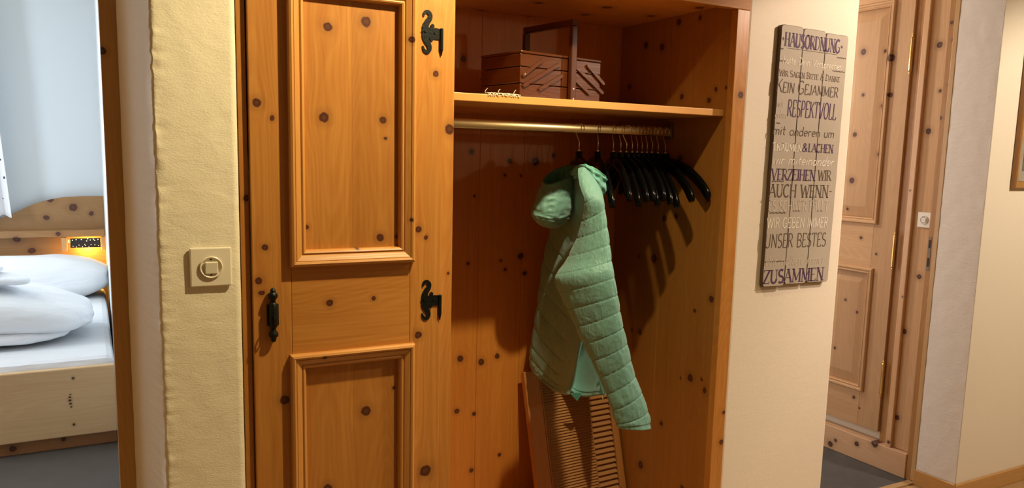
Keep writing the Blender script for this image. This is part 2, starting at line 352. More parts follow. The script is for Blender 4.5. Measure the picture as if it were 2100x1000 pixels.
HOOD=[((1.192, 0.27, 1.225), (1.31, 0.27, 1.269), 0.06), ((1.182, 0.28, 1.197), (1.32, 0.28, 1.209), 0.085), ((1.171, 0.29, 1.15), (1.32, 0.29, 1.149), 0.095), ((1.168, 0.29, 1.128), (1.304, 0.29, 1.117), 0.085), ((1.193, 0.29, 1.101), (1.276, 0.29, 1.095), 0.055), ((1.228, 0.29, 1.089), (1.249, 0.29, 1.088), 0.012)]
COLLAR=[[(1.244, 0.2, 1.258), (1.251, 0.17, 1.28), (1.261, 0.14, 1.282), (1.282, 0.12, 1.27), (1.317, 0.12, 1.249)], [(1.249, 0.19, 1.249), (1.245, 0.15, 1.272), (1.25, 0.12, 1.27), (1.276, 0.11, 1.251), (1.319, 0.12, 1.232)], [(1.263, 0.19, 1.237), (1.261, 0.16, 1.248), (1.267, 0.13, 1.242), (1.284, 0.11, 1.218), (1.318, 0.13, 1.189)]]
CORD=[(1.407, 0.24, 0.656), (1.413, 0.235, 0.617), (1.406, 0.23, 0.587), (1.413, 0.23, 0.554)]
CORD2=[(1.396, 0.24, 0.665), (1.398, 0.235, 0.626), (1.402, 0.23, 0.591), (1.404, 0.23, 0.579)]
LOOP=[(1.395, 0.39, 0.517), (1.423, 0.39, 0.487), (1.442, 0.39, 0.512)]
DOILY=[(0.914, 0.035, 1.455), (0.928, 0.035, 1.458), (0.942, 0.035, 1.458), (0.956, 0.035, 1.46), (0.97, 0.035, 1.458), (0.984, 0.035, 1.457), (0.999, 0.035, 1.454)]
# ================================================================== MATERIALS
M_cream = plaster('cream_plaster', (0.86, 0.78, 0.60), 0.32, 0.9)
M_white = plaster('white_plaster', (0.84, 0.82, 0.83), 0.55, 0.7)
M_wall = plaster('sign_wall_plaster', (0.80, 0.70, 0.57), 0.22, 0.4)
M_beige = plaster('beige_wall_paint', (0.79, 0.71, 0.58), 0.12, 0.3)
M_blue = plain('bedroom_wall_paint', (0.72, 0.77, 0.80), 0.8, var=0.03, bscale=3)
M_ceil = plain('ceiling_paint', (0.70, 0.64, 0.55), 0.9)
M_iron = plain('black_iron', (0.010, 0.012, 0.011), 0.42, 0.6, 0.25, 300)
M_brass = plain('polished_brass', (0.80, 0.56, 0.22), 0.2, 1.0)
M_rail = plain('brass_rail', (0.97, 0.85, 0.54), 0.17, 1.0)
M_chrome = plain('chrome', (0.92, 0.90, 0.87), 0.32, 1.0)
M_black = plain('black_hanger_plastic', (0.003, 0.003, 0.003), 0.2, 0.0, Specular_IOR_Level=0.18)
M_switch = plain('ivory_switch_plastic', (0.80, 0.73, 0.58), 0.35)
M_switch2 = plain('white_switch_plastic', (0.82, 0.79, 0.74), 0.35)
M_dark = plain('dark_slot', (0.02, 0.015, 0.012), 0.6)
m, n, l, p = newmat('white_bed_linen'); M_linen = m
tc = n.new('ShaderNodeTexCoord'); mp = n.new('ShaderNodeMapping'); mp.inputs['Scale'].default_value = (4, 11, 13); mp.inputs['Rotation'].default_value = (0, 0.25, 0.35); l.new(tc.outputs['Object'], mp.inputs[0])
a_ = n.new('ShaderNodeTexNoise'); a_.inputs['Scale'].default_value = 1.0; a_.inputs['Detail'].default_value = 2; a_.inputs['Distortion'].default_value = 0.7; l.new(mp.outputs[0], a_.inputs[0])
bp = n.new('ShaderNodeBump'); bp.inputs['Strength'].default_value = 0.5; bp.inputs['Distance'].default_value = 0.03; l.new(a_.outputs[0], bp.inputs['Height']); l.new(bp.outputs[0], p.inputs['Normal'])
p.inputs['Base Color'].default_value = (0.84, 0.85, 0.87, 1); p.inputs['Roughness'].default_value = 0.85
M_lamp = plain('black_lamp_screen', (0.012, 0.012, 0.016), 0.4)
M_tile = plain('dark_slate_floor', (0.085, 0.092, 0.102), 0.5, 0, 0.2, 13, 1.0)

# ================================================================== THE ROOM
H = 2.45
M_rear = plain('rear_wall_paint', (0.42, 0.33, 0.22), 0.8)
floor = struct(MB().box(-1.3, 4.3, -3.1, 0.168, -0.06, 0.0).build('floor', wood('oak_floor', 1, 0, (), ((0.55, 0.36, 0.18), (0.42, 0.25, 0.11)), board=0.14, rough=0.35)))
struct(MB().box(2.183, 3.02, 0.168, 3.1, -0.06, 0.0).box(0.85, 2.183, 0.60, 3.1, -0.06, 0.0).build('floor', M_tile))
struct(MB().box(-2.75, 0.12, 0.0, 4.25, -0.06, -0.0005).build('floor', plain('grey_bedroom_floor', (0.105, 0.088, 0.074), 0.6, 0, 0.1, 9, 0.7)))
struct(MB().box(-2.75, 4.3, -3.1, 4.25, H, H + 0.06).build('ceiling', M_ceil))
struct(MB().box(-1.36, -1.3, -3.1, 0.0, 0, H).build('wall_left', M_beige))
struct(MB().box(4.3, 4.36, -3.1, 0.2, 0, H).build('wall_right', M_beige))
struct(MB().box(-1.3, 4.3, -3.16, -3.1, 0, H).build('wall_rear', M_rear))
# the plaster pier beside the bedroom doorway, its arris worn and uneven
prof = [(0.281, 0.25), (0.281, 0.02), (0.281, -0.009), (0.2785, -0.013)] + [(0.278 - i*0.0106, -0.013) for i in range(1, 15)]
for i in range(1, 8):
    a = R(90*i/8); prof.append((0.1265 - 0.0075*math.sin(a), -0.0055 - 0.0075*math.cos(a)))
prof += [(0.119 - (0.119-0.071)*i/6.0, -0.0055 + 0.2555*i/6.0) for i in range(0, 7)]
rows = []
for k in range(601):
    z = H*k/600.0; r = []
    for (x, y) in prof:
        c = math.exp(-((x-0.122)/0.016)**2)
        d = 0.0020*c*nz((x*10, y*10, z), 17) + 0.0022*c*nz((1, 5, z), 60) + 0.0012*c*nz((2, 3, z), 150) + 0.0008*nz((x*1.0, y, z*0.6), 32)
        r.append(Vector((x - d*(1.0 if y > -0.011 else 0.6) , y + (d if x < 0.27 else 0), z)))
    rows.append(r)
mb = MB().grid(rows); pier = struct(mb.build('wall_pier', M_cream, smooth=True))
struct(MB().box(0.085, 0.279, 0.33, 4.15, 0, H).build('wall_bedroom_right', M_blue))
struct(MB().box(-2.75, -2.55, 4.15, 4.25, 0, H).box(-0.95, 0.279, 4.15, 4.25, 0, H).box(-2.55, -0.95, 4.15, 4.25, 0, 0.9).box(-2.55, -0.95, 4.15, 4.25, 2.1, H).build('wall_bedroom_back', M_blue))
# bedroom outer wall, opening left for the added side light
mb = MB().box(-2.70, -2.6, 0.0, 1.6, 0, H).box(-2.70, -2.6, 2.4, 4.15, 0, H).box(-2.70, -2.6, 1.6, 2.4, 0, 0.85).box(-2.70, -2.6, 1.6, 2.4, 2.15, H)
struct(mb.build('wall_bedroom_left', M_rear))
struct(MB().frame(1.6, 2.4, 0.85, 2.15, [(0, 0), (0, 0.05), (0.06, 0.05), (0.06, 0)], 0, Matrix(((0, 1, 0, -2.62), (1, 0, 0, 0), (0, 0, 1, 0), (0, 0, 0, 1)))).build('added_window_1', wood('window_wood', 0, 2, (), PALE)))  # unseen window frame, added around the side light's opening
struct(MB().box(-2.6, -0.80, 0.0, 0.12, 0, H).box(-0.80, 0.07, 0.05, 0.12, 2.1, H).build('wall_front', M_beige))
JB = wood('jamb_wood', 0, 2, [(0.04, 1.51, 0.009)], ((0.62, 0.35, 0.115), (0.48, 0.24, 0.065)), seed=3.0)
struct(MB().box(0.0365, 0.0735, 0.252, 0.325, 0, 2.1, 0.002).build('trim_bedroom_jamb', JB))
struct(MB().box(-0.795, -0.755, 0.125, 1.0, 0.008, 2.04, 0.003).build('blocker_door', wood('blocker_door_wood', 1, 2, (), DEEP, seed=17.0)))  # unseen leaf added to keep window light off the pier reveal
# wall carrying the sign, the beige wall, the white reveal
struct(MB().box(1.7165, 2.182, 0.0, 0.64, 0, H, 0.006).build('wall_back', M_wall))
struct(MB().box(0.281, 1.7165, 0.0, 0.12, 2.02, H).build('wall_over_wardrobe', M_wall))
struct(MB().box(2.9625, 4.3, 0.0, 0.164, 0, H, 0.003).build('wall_beige', M_beige))
rows = []
for k in range(161):
    z = H*k/160.0
    rows.append([Vector((2.957 - 0.0015*nz((0, y*1.0, z*0.7), 28) - (0.003*math.exp(-(y/0.012)**2)*nz((3, 1, z), 22)), y, z)) for y in [-0.0012 + i*0.01045 for i in range(17)]])
struct(MB().grid(rows).build('wall_reveal', M_white, smooth=True))
struct(MB().box(2.182, 2.96, 0.0, 0.166, 2.06, H).build('wall_over_passage', M_wall))
struct(MB().box(3.02, 3.08, 0.166, 3.1, 0, H).build('wall_side_room_right', M_wall))
struct(MB().box(0.85, 3.08, 3.1, 3.16, 0, H).build('wall_side_room_back', M_wall))
struct(MB().box(0.85, 1.716, 0.60, 0.64, 0, H).build('wall_side_room_front', M_wall))
struct(MB().box(0.85, 0.93, 0.64, 1.1, 0, H).box(0.85, 0.93, 2.4, 3.1, 0, H).box(0.85, 0.93, 1.1, 2.4, 0, 0.55).box(0.85, 0.93, 1.1, 2.4, 1.75, H).build('wall_side_room_left', M_wall))
BB = wood('baseboard_wood', 2, 0, (), ((0.58, 0.33, 0.115), (0.46, 0.23, 0.065)), seed=5.0)
BB2 = wood('baseboard_wood_short', 2, 1, [(0.03, 0.03, 0.003)], ((0.58, 0.33, 0.115), (0.46, 0.23, 0.065)), seed=6.0)
struct(MB().box(2.942, 4.3, -0.015, -0.0015, 0, 0.063, 0.002).build('baseboard_right', BB))
struct(MB().box(2.941, 2.9545, -0.0135, 0.164, 0, 0.063, 0.002).build('baseboard_reveal', BB2))
struct(MB().box(2.183, 2.955, 0.162, 0.192, 0.0, 0.007, 0.002).build('trim_threshold', wood('threshold_wood', 1, 0, (), ((0.50, 0.34, 0.18), (0.40, 0.25, 0.12)))))
# side room: frame boards, plinth, stop strip
HF = wood('side_frame_wood', 1, 2, KN_HFR, PALE, seed=2.0, rough=0.6, coat=0.0)
HD = wood('side_frame_brown', 1, 2, KN_HFR[-4:], ((0.46, 0.24, 0.08), (0.34, 0.15, 0.04)), seed=4.0, rough=0.5)
struct(MB().box(2.955, 3.018, 0.1665, 0.186, 0.0075, 2.06, 0.002).build('trim_passage_edge', wood('edge_wood', 1, 2, (), ((0.60, 0.40, 0.20), (0.48, 0.28, 0.11)), seed=8.0)))
post = struct(MB().box(2.962, 3.018, 0.187, 0.2125, 0.0, 2.06, 0.002).build('trim_passage_post', HD))
MB().box(2.9605, 2.9622, 0.196, 0.2085, 0.885, 1.02).build('strike_plate', plain('dull_steel', (0.22, 0.19, 0.16), 0.6, 0.4), post)
for za, zb in ((0.975, 1.008), (0.90, 0.935)): MB().box(2.9598, 2.9607, 0.198, 0.2065, za, zb).build('latch_slot', M_dark, post)
struct(MB().box(2.98, 3.018, 0.213, 0.296, 0.11, 2.2, 0.0015).build('trim_side_board', HF))
struct(MB().box(2.962, 2.979, 0.2935, 0.319, 0.108, 2.2, 0.003).build('trim_stop_strip', wood('stop_wood', 1, 2, [(0.303, 0.13, 0.008), (0.30, 0.76, 0.004), (0.31, 1.2, 0.004)], ((0.70, 0.44, 0.26), (0.58, 0.33, 0.16)), seed=9.0)))
struct(MB().box(2.994, 3.018, 0.2965, 0.371, 0.108, 2.2, 0.001).build('trim_side_jamb', HD))
struct(MB().box(2.957, 3.018, 0.213, 1.6, 0.0, 0.108, 0.003).build('trim_plinth', wood('plinth_wood', 2, 1, KN_PLN, ((0.70, 0.46, 0.29), (0.58, 0.34, 0.18)), seed=11.0, rough=0.5)))

# side room door (leaf, mouldings, fields, hinges)
KNH = [(a, b, c*0.8) for a, b, c in KN_HDOOR]
D1 = Matrix(((0, 1, 0, 2.98), (-1, 0, 0, 0.972), (0, 0, 1, 0), (0, 0, 0, 1)))
HW = wood('side_door_wood', 1, 2, KNH, PALE, seed=1.0, rough=0.6, coat=0.0, board=0.13, bstart=0.372)
HWH = wood('side_door_rail_wood', 2, 1, [(b, a, c) for a, b, c in KNH], PALE, seed=13.0, rough=0.6, coat=0.0)
d1 = struct(MB().box(0.0, 0.6, 0.012, 0.030, 0.150, 2.06).build('door_1', HW, M=D1))
def d1p(name, mb, mat): return mb.build(name, mat, d1, M=D1)
d1p('stile', MB().box(0.0, 0.105, 0, 0.012, 0.15, 2.06, 0.0015), HW)
d1p('stile', MB().box(0.495, 0.6, 0, 0.012, 0.15, 2.06, 0.0015), HW)
d1p('rail', MB().box(0.105, 0.495, 0, 0.012, 0.15, 0.325, 0.001), HWH)
d1p('rail', MB().box(0.105, 0.495, 0, 0.012, 0.835, 1.065, 0.001), HWH)
d1p('rail', MB().box(0.105, 0.495, 0, 0.012, 1.96, 2.06, 0.001), HWH)
prof1 = [(0, -0.001), (0, 0.008), (0.004, 0.014), (0.010, 0.014), (0.014, 0.009), (0.018, 0.009), (0.021, 0.011), (0.025, 0.008), (0.026, -0.010), (0.004, -0.003)]
for z0, z1 in ((0.305, 0.856), (1.047, 1.98)):
    for j in range(4): d1p('molding', MB().side(0.085, 0.515, z0, z1, prof1, 0, j), HWH if j in (0, 2) else HW)
    x0, x1 = 0.112, 0.488; a, b = z0+0.027, z1-0.027
    f = MB().add([(x0, 0.011, a), (x1, 0.011, a), (x1, 0.011, b), (x0, 0.011, b), (x0+0.045, 0.001, a+0.045), (x1-0.045, 0.001, a+0.045), (x1-0.045, 0.001, b-0.045), (x0+0.045, 0.001, b-0.045)],
                 [(4, 5, 6, 7), (0, 1, 5, 4), (1, 2, 6, 5), (2, 3, 7, 6), (3, 0, 4, 7), (3, 2, 1, 0)])
    d1p('raised_panel', f, HW)
for zc in (0.39, 0.943, 1.75):
    h = MB().lathe([(0.0006, -0.085), (0.003, -0.080), (0.0045, -0.075), (0.003, -0.070), (0.0062, -0.066), (0.0062, 0.066), (0.003, 0.070), (0.0045, 0.075), (0.003, 0.080), (0.0006, 0.085)], (2.968, 0.3645, zc), 2, 14)
    auto(h.build('hinge', M_brass, d1))

# ================================================================== WARDROBE
WL = Vector((1.0, 0.28, 0.0))
wr = tag(empty('wardrobe', WL), 'built-in knotty pine wardrobe with a panelled door on the left and an open coat niche', 'wardrobe')
def wd(name, u, v, kn=(), **k): return wood(name, u, v, kn, off=tuple(WL), **k)
def wp(name, mb, mat, parent=None): return mb.build(name, mat, parent or wr, off=WL)
WV = wd('door_stile_wood', 0, 2, KN_LST, seed=1.3)
WV2 = wd('door_stile_wood_right', 0, 2, KN_RST, seed=2.1)
WR = wd('door_rail_wood', 2, 0, KN_RAIL, seed=4.2)
WU = wd('door_panel_wood', 0, 2, KN_UP, seed=5.7, board=0.117, bstart=0.408)
WLO = wd('door_low_panel_wood', 0, 2, KN_LOW, seed=6.4, board=0.117, bstart=0.408)
WM = wd('molding_wood', 0, 2, KN_MOL, seed=7.7, fine=1.5, tones=((0.64, 0.315, 0.085), (0.48, 0.19, 0.036)))
WP = wd('post_wood', 0, 2, KN_POST + KN_POSTR + KN_LFR, seed=8.2)
WB = wd('back_board_wood', 0, 2, KN_BACK, seed=9.9, tones=DEEP, rings=0.6)
WS = wd('side_board_wood', 1, 2, KN_SIDE, seed=3.3, tones=((0.40, 0.175, 0.036), (0.30, 0.102, 0.015)), rings=0.6)  # darker than the back boards, weaker light on this side put into the colour
WT = wd('top_board_wood', 1, 0, KN_TOP, seed=2.9, tones=((0.72, 0.36, 0.10), (0.56, 0.23, 0.05)))
WF = wd('shelf_wood', 1, 0, (), seed=1.1, tones=((0.70, 0.36, 0.11), (0.55, 0.24, 0.055)))
WHD = wd('header_wood', 2, 0, (), seed=5.1, rough=0.6, coat=0.0)
wp('frame_stile', MB().box(0.2815, 0.2995, -0.013, 0.022, 0, 1.735, 0.001), WP)
wp('frame_stile', MB().box(0.7435, 0.779, -0.004, 0.022, 0.08, 1.735, 0.0015), WP)
wp('frame_stile', MB().box(1.667, 1.715, -0.002, 0.0235, 0, 1.735, 0.0015), WP)
wp('header', MB().box(0.2815, 1.715, -0.002, 0.022, 1.7355, 2.019, 0.0015), WHD)
wp('plinth', MB().box(0.2815, 1.6665, 0.0, 0.022, 0.0, 0.0795, 0.001), WHD)
wp('floor_panel', MB().box(0.30, 1.6665, 0.0225, 0.56, 0.06, 0.08), WF)
xs = [0.30, 0.47, 0.645, 0.82, 0.975, 1.125, 1.29, 1.475, 1.6665]
xs[-1] = 1.686
for a, b in zip(xs, xs[1:]):
    wp('back_plank', MB().box(a + 0.0003, b - 0.0003, 0.5605, 0.578, 0.06, 1.78, 0.0012), WB)
for a, b in ((0.024, 0.1595), (0.1595, 0.292), (0.292, 0.4255), (0.4255, 0.56)):
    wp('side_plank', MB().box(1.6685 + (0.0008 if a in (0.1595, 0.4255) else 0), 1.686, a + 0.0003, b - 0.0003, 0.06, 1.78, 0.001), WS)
for a, b in ((0.0225, 0.20), (0.20, 0.38), (0.38, 0.56)):
    wp('top_plank', MB().box(0.30, 1.668, a + 0.0003, b - 0.0003, 1.753, 1.772, 0.0012), WT)
wp('partition', MB().box(0.757, 0.7745, 0.0225, 0.56, 0.08, 1.753), WB)
shelf = wp('shelf', MB().box(0.775, 1.6675, 0.033, 0.56, 1.4325, 1.452, 0.0015), WF)
wp('side_panel', MB().box(0.2815, 0.299, 0.0225, 0.578, 0.0, 1.78), WB)
# clothes rail
rail = MB()
k = 16; sec = [(0.0075*math.copysign(abs(math.cos(2*math.pi*i/k))**0.3, math.cos(2*math.pi*i/k)), 0.0135*math.copysign(abs(math.sin(2*math.pi*i/k))**0.3, math.sin(2*math.pi*i/k))) for i in range(k)]
rail.grid([[Vector((x, 0.273 + a, 1.3885 + b)) for a, b in sec] for x in (0.776, 1.665)], close_u=True)
rl = auto(wp('clothes_rail', rail, M_rail))
for x0, x1 in ((0.775, 0.780), (1.661, 1.6675)):
    wp('rail_bracket', MB().box(x0, x1, 0.258, 0.288, 1.368, 1.418, 0.002), plain('rail_bracket_steel', (0.25, 0.2, 0.15), 0.4, 0.8), rl)
# door
door = wp('door', MB().box(0.303, 0.740, -0.007, -0.0005, 0.09, 1.733), WV)
wp('stile', MB().box(0.302, 0.385, -0.022, -0.0065, 0.09, 1.733, 0.002), WV, door)
wp('stile', MB().box(0.662, 0.741, -0.022, -0.0065, 0.09, 1.733, 0.002), WV2, door)
wp('rail', MB().box(0.3853, 0.6617, -0.0218, -0.0065, 0.835, 1.07, 0.0006), WR, door)
wp('rail', MB().box(0.3853, 0.6617, -0.0218, -0.0065, 0.09, 0.215, 0.0006), WR, door)
wp('rail', MB().box(0.3853, 0.6617, -0.0218, -0.0065, 1.64, 1.733, 0.0006), WR, door)
prof2 = [(0, -0.001), (0, 0.010), (0.0025, 0.0155), (0.007, 0.0175), (0.011, 0.0155), (0.0125, 0.0125), (0.0135, 0.0135), (0.024, 0.0075), (0.0265, 0.0045), (0.0275, 0.006), (0.030, 0.0072), (0.033, 0.0055), (0.036, 0.001), (0.0365, -0.0105), (0.005, -0.003)]
WMH = wd('molding_wood_across', 2, 0, [(b, a, c) for a, b, c in KN_MOL], seed=3.7, fine=1.5, tones=((0.64, 0.315, 0.085), (0.48, 0.19, 0.036)))
for x0, x1, z0, z1 in ((0.3815, 0.671, 1.048, 1.6655), (0.3785, 0.672, 0.19, 0.8515)):
    for j in range(4): wp('molding', MB().side(x0, x1, z0, z1, prof2, -0.022, j), WMH if j in (0, 2) else WM, door)
wp('panel', MB().box(0.408, 0.642, -0.0125, -0.007, 1.075, 1.64), WU, door)
wp('panel', MB().box(0.408, 0.642, -0.0125, -0.007, 0.215, 0.83), WLO, door)
# ornamental hinges
for zt, xo in ((1.628, 0.6885), (1.003, 0.692)):
    s = 0.00104/7.69
    P = lambda x, y: (xo + (x-200)*s, zt - (y-150)*s)
    hb = MB()
    wd_ = [60, 56, 50, 42, 36, 32, 26, 19, 10]
    up = spline([P(*q) + (0,) for q in ((258, 520), (252, 440), (285, 360), (332, 295), (340, 232), (300, 188), (250, 195), (226, 232), (222, 272))], 30)
    dn = spline([P(*q) + (0,) for q in ((258, 520), (250, 600), (280, 675), (326, 745), (328, 812), (286, 852), (240, 830), (220, 795), (208, 752))], 30)
    wid = [w.x for w in spline([(q*s, 0, 0) for q in wd_], 30)]
    hb.ribbon([(q.x, q.y) for q in up], wid, -0.0243, -0.0221)
    hb.ribbon([(q.x, q.y) for q in dn], wid, -0.0243, -0.0221)
    hb.prism([P(*q) for q in ((225, 430), (330, 440), (430, 440), (522, 446), (522, 628), (430, 626), (330, 622), (225, 620))], -0.0244, -0.0221)
    for cx_, cy_, r_ in ((383, 412, 34), (368, 632, 34), (195, 520, 14)):
        hb.prism([(P(cx_, cy_)[0] + r_*s*math.cos(a*math.pi/6), P(cx_, cy_)[1] + r_*s*math.sin(a*math.pi/6)) for a in range(12)], -0.0246, -0.0221)
    hg = wp('hinge', hb, M_iron, door)
for zt, xo in ((1.628, 0.6885), (1.003, 0.692)):
    s = 0.00104/7.69; P = lambda x, y: (xo + (x-200)*s, zt - (y-150)*s)
    hx = P(548, 0)[0]
    hb = MB().lathe([(0.001, P(0, 895)[1]), (0.0035, P(0, 800)[1]), (0.0042, P(0, 790)[1]), (0.0042, P(0, 445)[1]), (0.0025, P(0, 435)[1])], (hx, -0.0245, 0), 2, 12)
    wp('hinge_barrel', hb, M_iron, door)
    for px_, py_ in ((250, 515), (425, 525)):
        q = P(px_, py_); wp('screw', MB().lathe([(0.0022, -0.0262), (0.0026, -0.0248), (0.0026, -0.0242)], (q[0], 0, q[1]), 1, 10), M_iron, door)
# door pull: plate, barrel, two turned finials, key bow
hm = MB().box(0.3305, 0.3555, -0.0285, -0.0221, 0.921, 0.969, 0.0015)
hm.lathe([(0.006, 0.917), (0.0095, 0.922), (0.0095, 0.968), (0.006, 0.973)], (0.343, -0.0315, 0), 2, 16)
for sg in (1, -1):
    c0 = 0.945
    pr_ = [(0.0058, 0.022), (0.0052, 0.027), (0.0060, 0.034), (0.0095, 0.0395), (0.0105, 0.043), (0.0092, 0.0475), (0.0055, 0.051), (0.0062, 0.0545), (0.0045, 0.058), (0.0012, 0.0605)]
    hm.lathe([(r_, c0 + sg*h_) for r_, h_ in pr_], (0.343, -0.0305, 0), 2, 16)
pull = auto(wp('handle', hm, M_iron, door))
kb = MB().tube([(0.343, -0.0425 + 0.0065*math.cos(a*math.pi/10), 0.936 + 0.010*math.sin(a*math.pi/10)) for a in range(21)], 0.0016, 8, False)
kb.tube([(0.343, -0.03, 0.936), (0.343, -0.037, 0.936)], 0.0022, 8)
wp('key', kb, M_iron, door)

# ================================================================== LIGHT SWITCHES
def switch(loc, rotz, mat, label, half):
    t = tag(empty('light_switch', loc, (0, 0, rotz)), label, 'light switch')
    MB().box(-half, half, -0.0065, -0.0003, -half, half, 0.003).build('cover_plate', mat, t)
    rg_ = auto(MB().lathe([(half*0.42, -0.0062), (half*0.53, -0.0080), (half*0.56, -0.0098), (half*0.52, -0.0110), (half*0.47, -0.0098), (half*0.45, -0.0067), (half*0.1, -0.0067)], (0, 0, 0), 1, 36).build('ring', mat, t))
    r = half*0.31
    MB().box(-r, r, -0.0130, -0.0068, -r, r, 0.0018).build('rocker', mat, t, M=Matrix.Rotation(R(5), 4, 'X'))
    for za, zb in ((0.36, 0.42), (-0.42, -0.36)):
        MB().box(-half*0.045, half*0.045, -0.0075, -0.0066, half*za, half*zb).build('slot', M_dark, rg_)
    return t
switch((0.2195, -0.0142, 1.055), 0, M_switch, 'cream square light switch on the rough plaster pier left of the wardrobe', 0.0415)
switch((2.98, 0.2435, 1.084), -math.pi/2, M_switch2, 'white light switch on the pine board beside the side room door', 0.031)

# ================================================================== SIGN
SM = Matrix.Translation((1.974, -0.0015, 1.313)) @ Matrix.Rotation(R(0.6), 4, 'Y')
sg = tag(empty('wall_sign', (1.974, -0.0015, 1.313), (0, R(0.6), 0)), 'weathered grey three-plank house rules sign with German lettering on the plaster wall', 'sign')
m, n, l, p = newmat('weathered_sign_wood')
tc = n.new('ShaderNodeTexCoord')
mp = n.new('ShaderNodeMapping'); mp.inputs['Scale'].default_value = (6, 1, 130); l.new(tc.outputs['Object'], mp.inputs[0])
t1 = n.new('ShaderNodeTexNoise'); t1.inputs['Scale'].default_value = 1.6; t1.inputs['Detail'].default_value = 4; l.new(mp.outputs[0], t1.inputs[0])
t2 = n.new('ShaderNodeTexNoise'); t2.inputs['Scale'].default_value = 11; t2.inputs['Detail'].default_value = 4; l.new(tc.outputs['Object'], t2.inputs[0])
c1 = mixc(n, l, mth(n, l, 'MULTIPLY', t2.outputs[0], 0.7), (0.47, 0.405, 0.325), (0.36, 0.30, 0.235))
mr = n.new('ShaderNodeMapRange'); l.new(t1.outputs[0], mr.inputs[0]); mr.inputs[1].default_value = 0.70; mr.inputs[2].default_value = 0.78
c1 = mixc(n, l, mth(n, l, 'MULTIPLY', mr.outputs[0], 0.8), c1, (0.05, 0.03, 0.02))
l.new(c1, p.inputs['Base Color']); p.inputs['Roughness'].default_value = 0.7
M_sign = m
M_edge = plain('sign_dark_edge', (0.10, 0.06, 0.035), 0.7)  # dark brown on the plank sides and chamfer
def plank(x0, x1, zt, zb):
    c = 0.010; w = []
    def corner(cx, cz, a0): return [(cx + c*math.cos(R(a0 + 90*i/5)), cz + c*math.sin(R(a0 + 90*i/5))) for i in range(6)]
    pts = corner(x1-c, zt-c, 0) + corner(x0+c, zt-c, 90)
    for i in range(1, 14): pts.append((x0 + 0.0006*math.sin(i*2.3 + x0*90), zt + (zb-zt)*i/14))
    pts += corner(x0+c, zb+c, 180) + corner(x1-c, zb+c, 270)
    for i in range(1, 14): pts.append((x1 + 0.0006*math.sin(i*2.9 + x0*70), zb + (zt-zb)*i/14))
    # a chamfered front edge, dark as in the photograph
    mid = Vector((sum(q[0] for q in pts)/len(pts), sum(q[1] for q in pts)/len(pts)))
    def ins(q, d): 
        dx = q[0]-mid.x; dz = q[1]-mid.y
        return (q[0] - math.copysign(min(d, abs(dx)), dx)*(1 if abs(dx) > (x1-x0)/2 - 0.006 else 0), q[1] - math.copysign(d, dz)*(1 if abs(dz) > (zt-zb)/2 - 0.006 else 0))
    k = len(pts)
    vs = [(x, 0, z) for x, z in pts] + [(x, -0.0125, z) for x, z in pts] + [(ins(q, 0.0013)[0], -0.0135, ins(q, 0.0013)[1]) for q in pts]
    fs = [tuple(range(k))] + [tuple(2*k + i for i in range(k))[::-1]]
    nb = []
    for a in range(2):
        for i in range(k): fs.append((a*k + i, a*k + (i+1) % k, (a+1)*k + (i+1) % k, (a+1)*k + i))
    o = link('plank', vs, fs, M_sign, sg); o.data.materials.append(M_edge)
    for i, f in enumerate(o.data.polygons): f.material_index = 0 if i == 1 else 1
    return o
plank(-0.1465, -0.0540, 0.393, -0.397); plank(-0.0528, 0.0440, 0.391, -0.393); plank(0.0452, 0.1465, 0.387, -0.392)

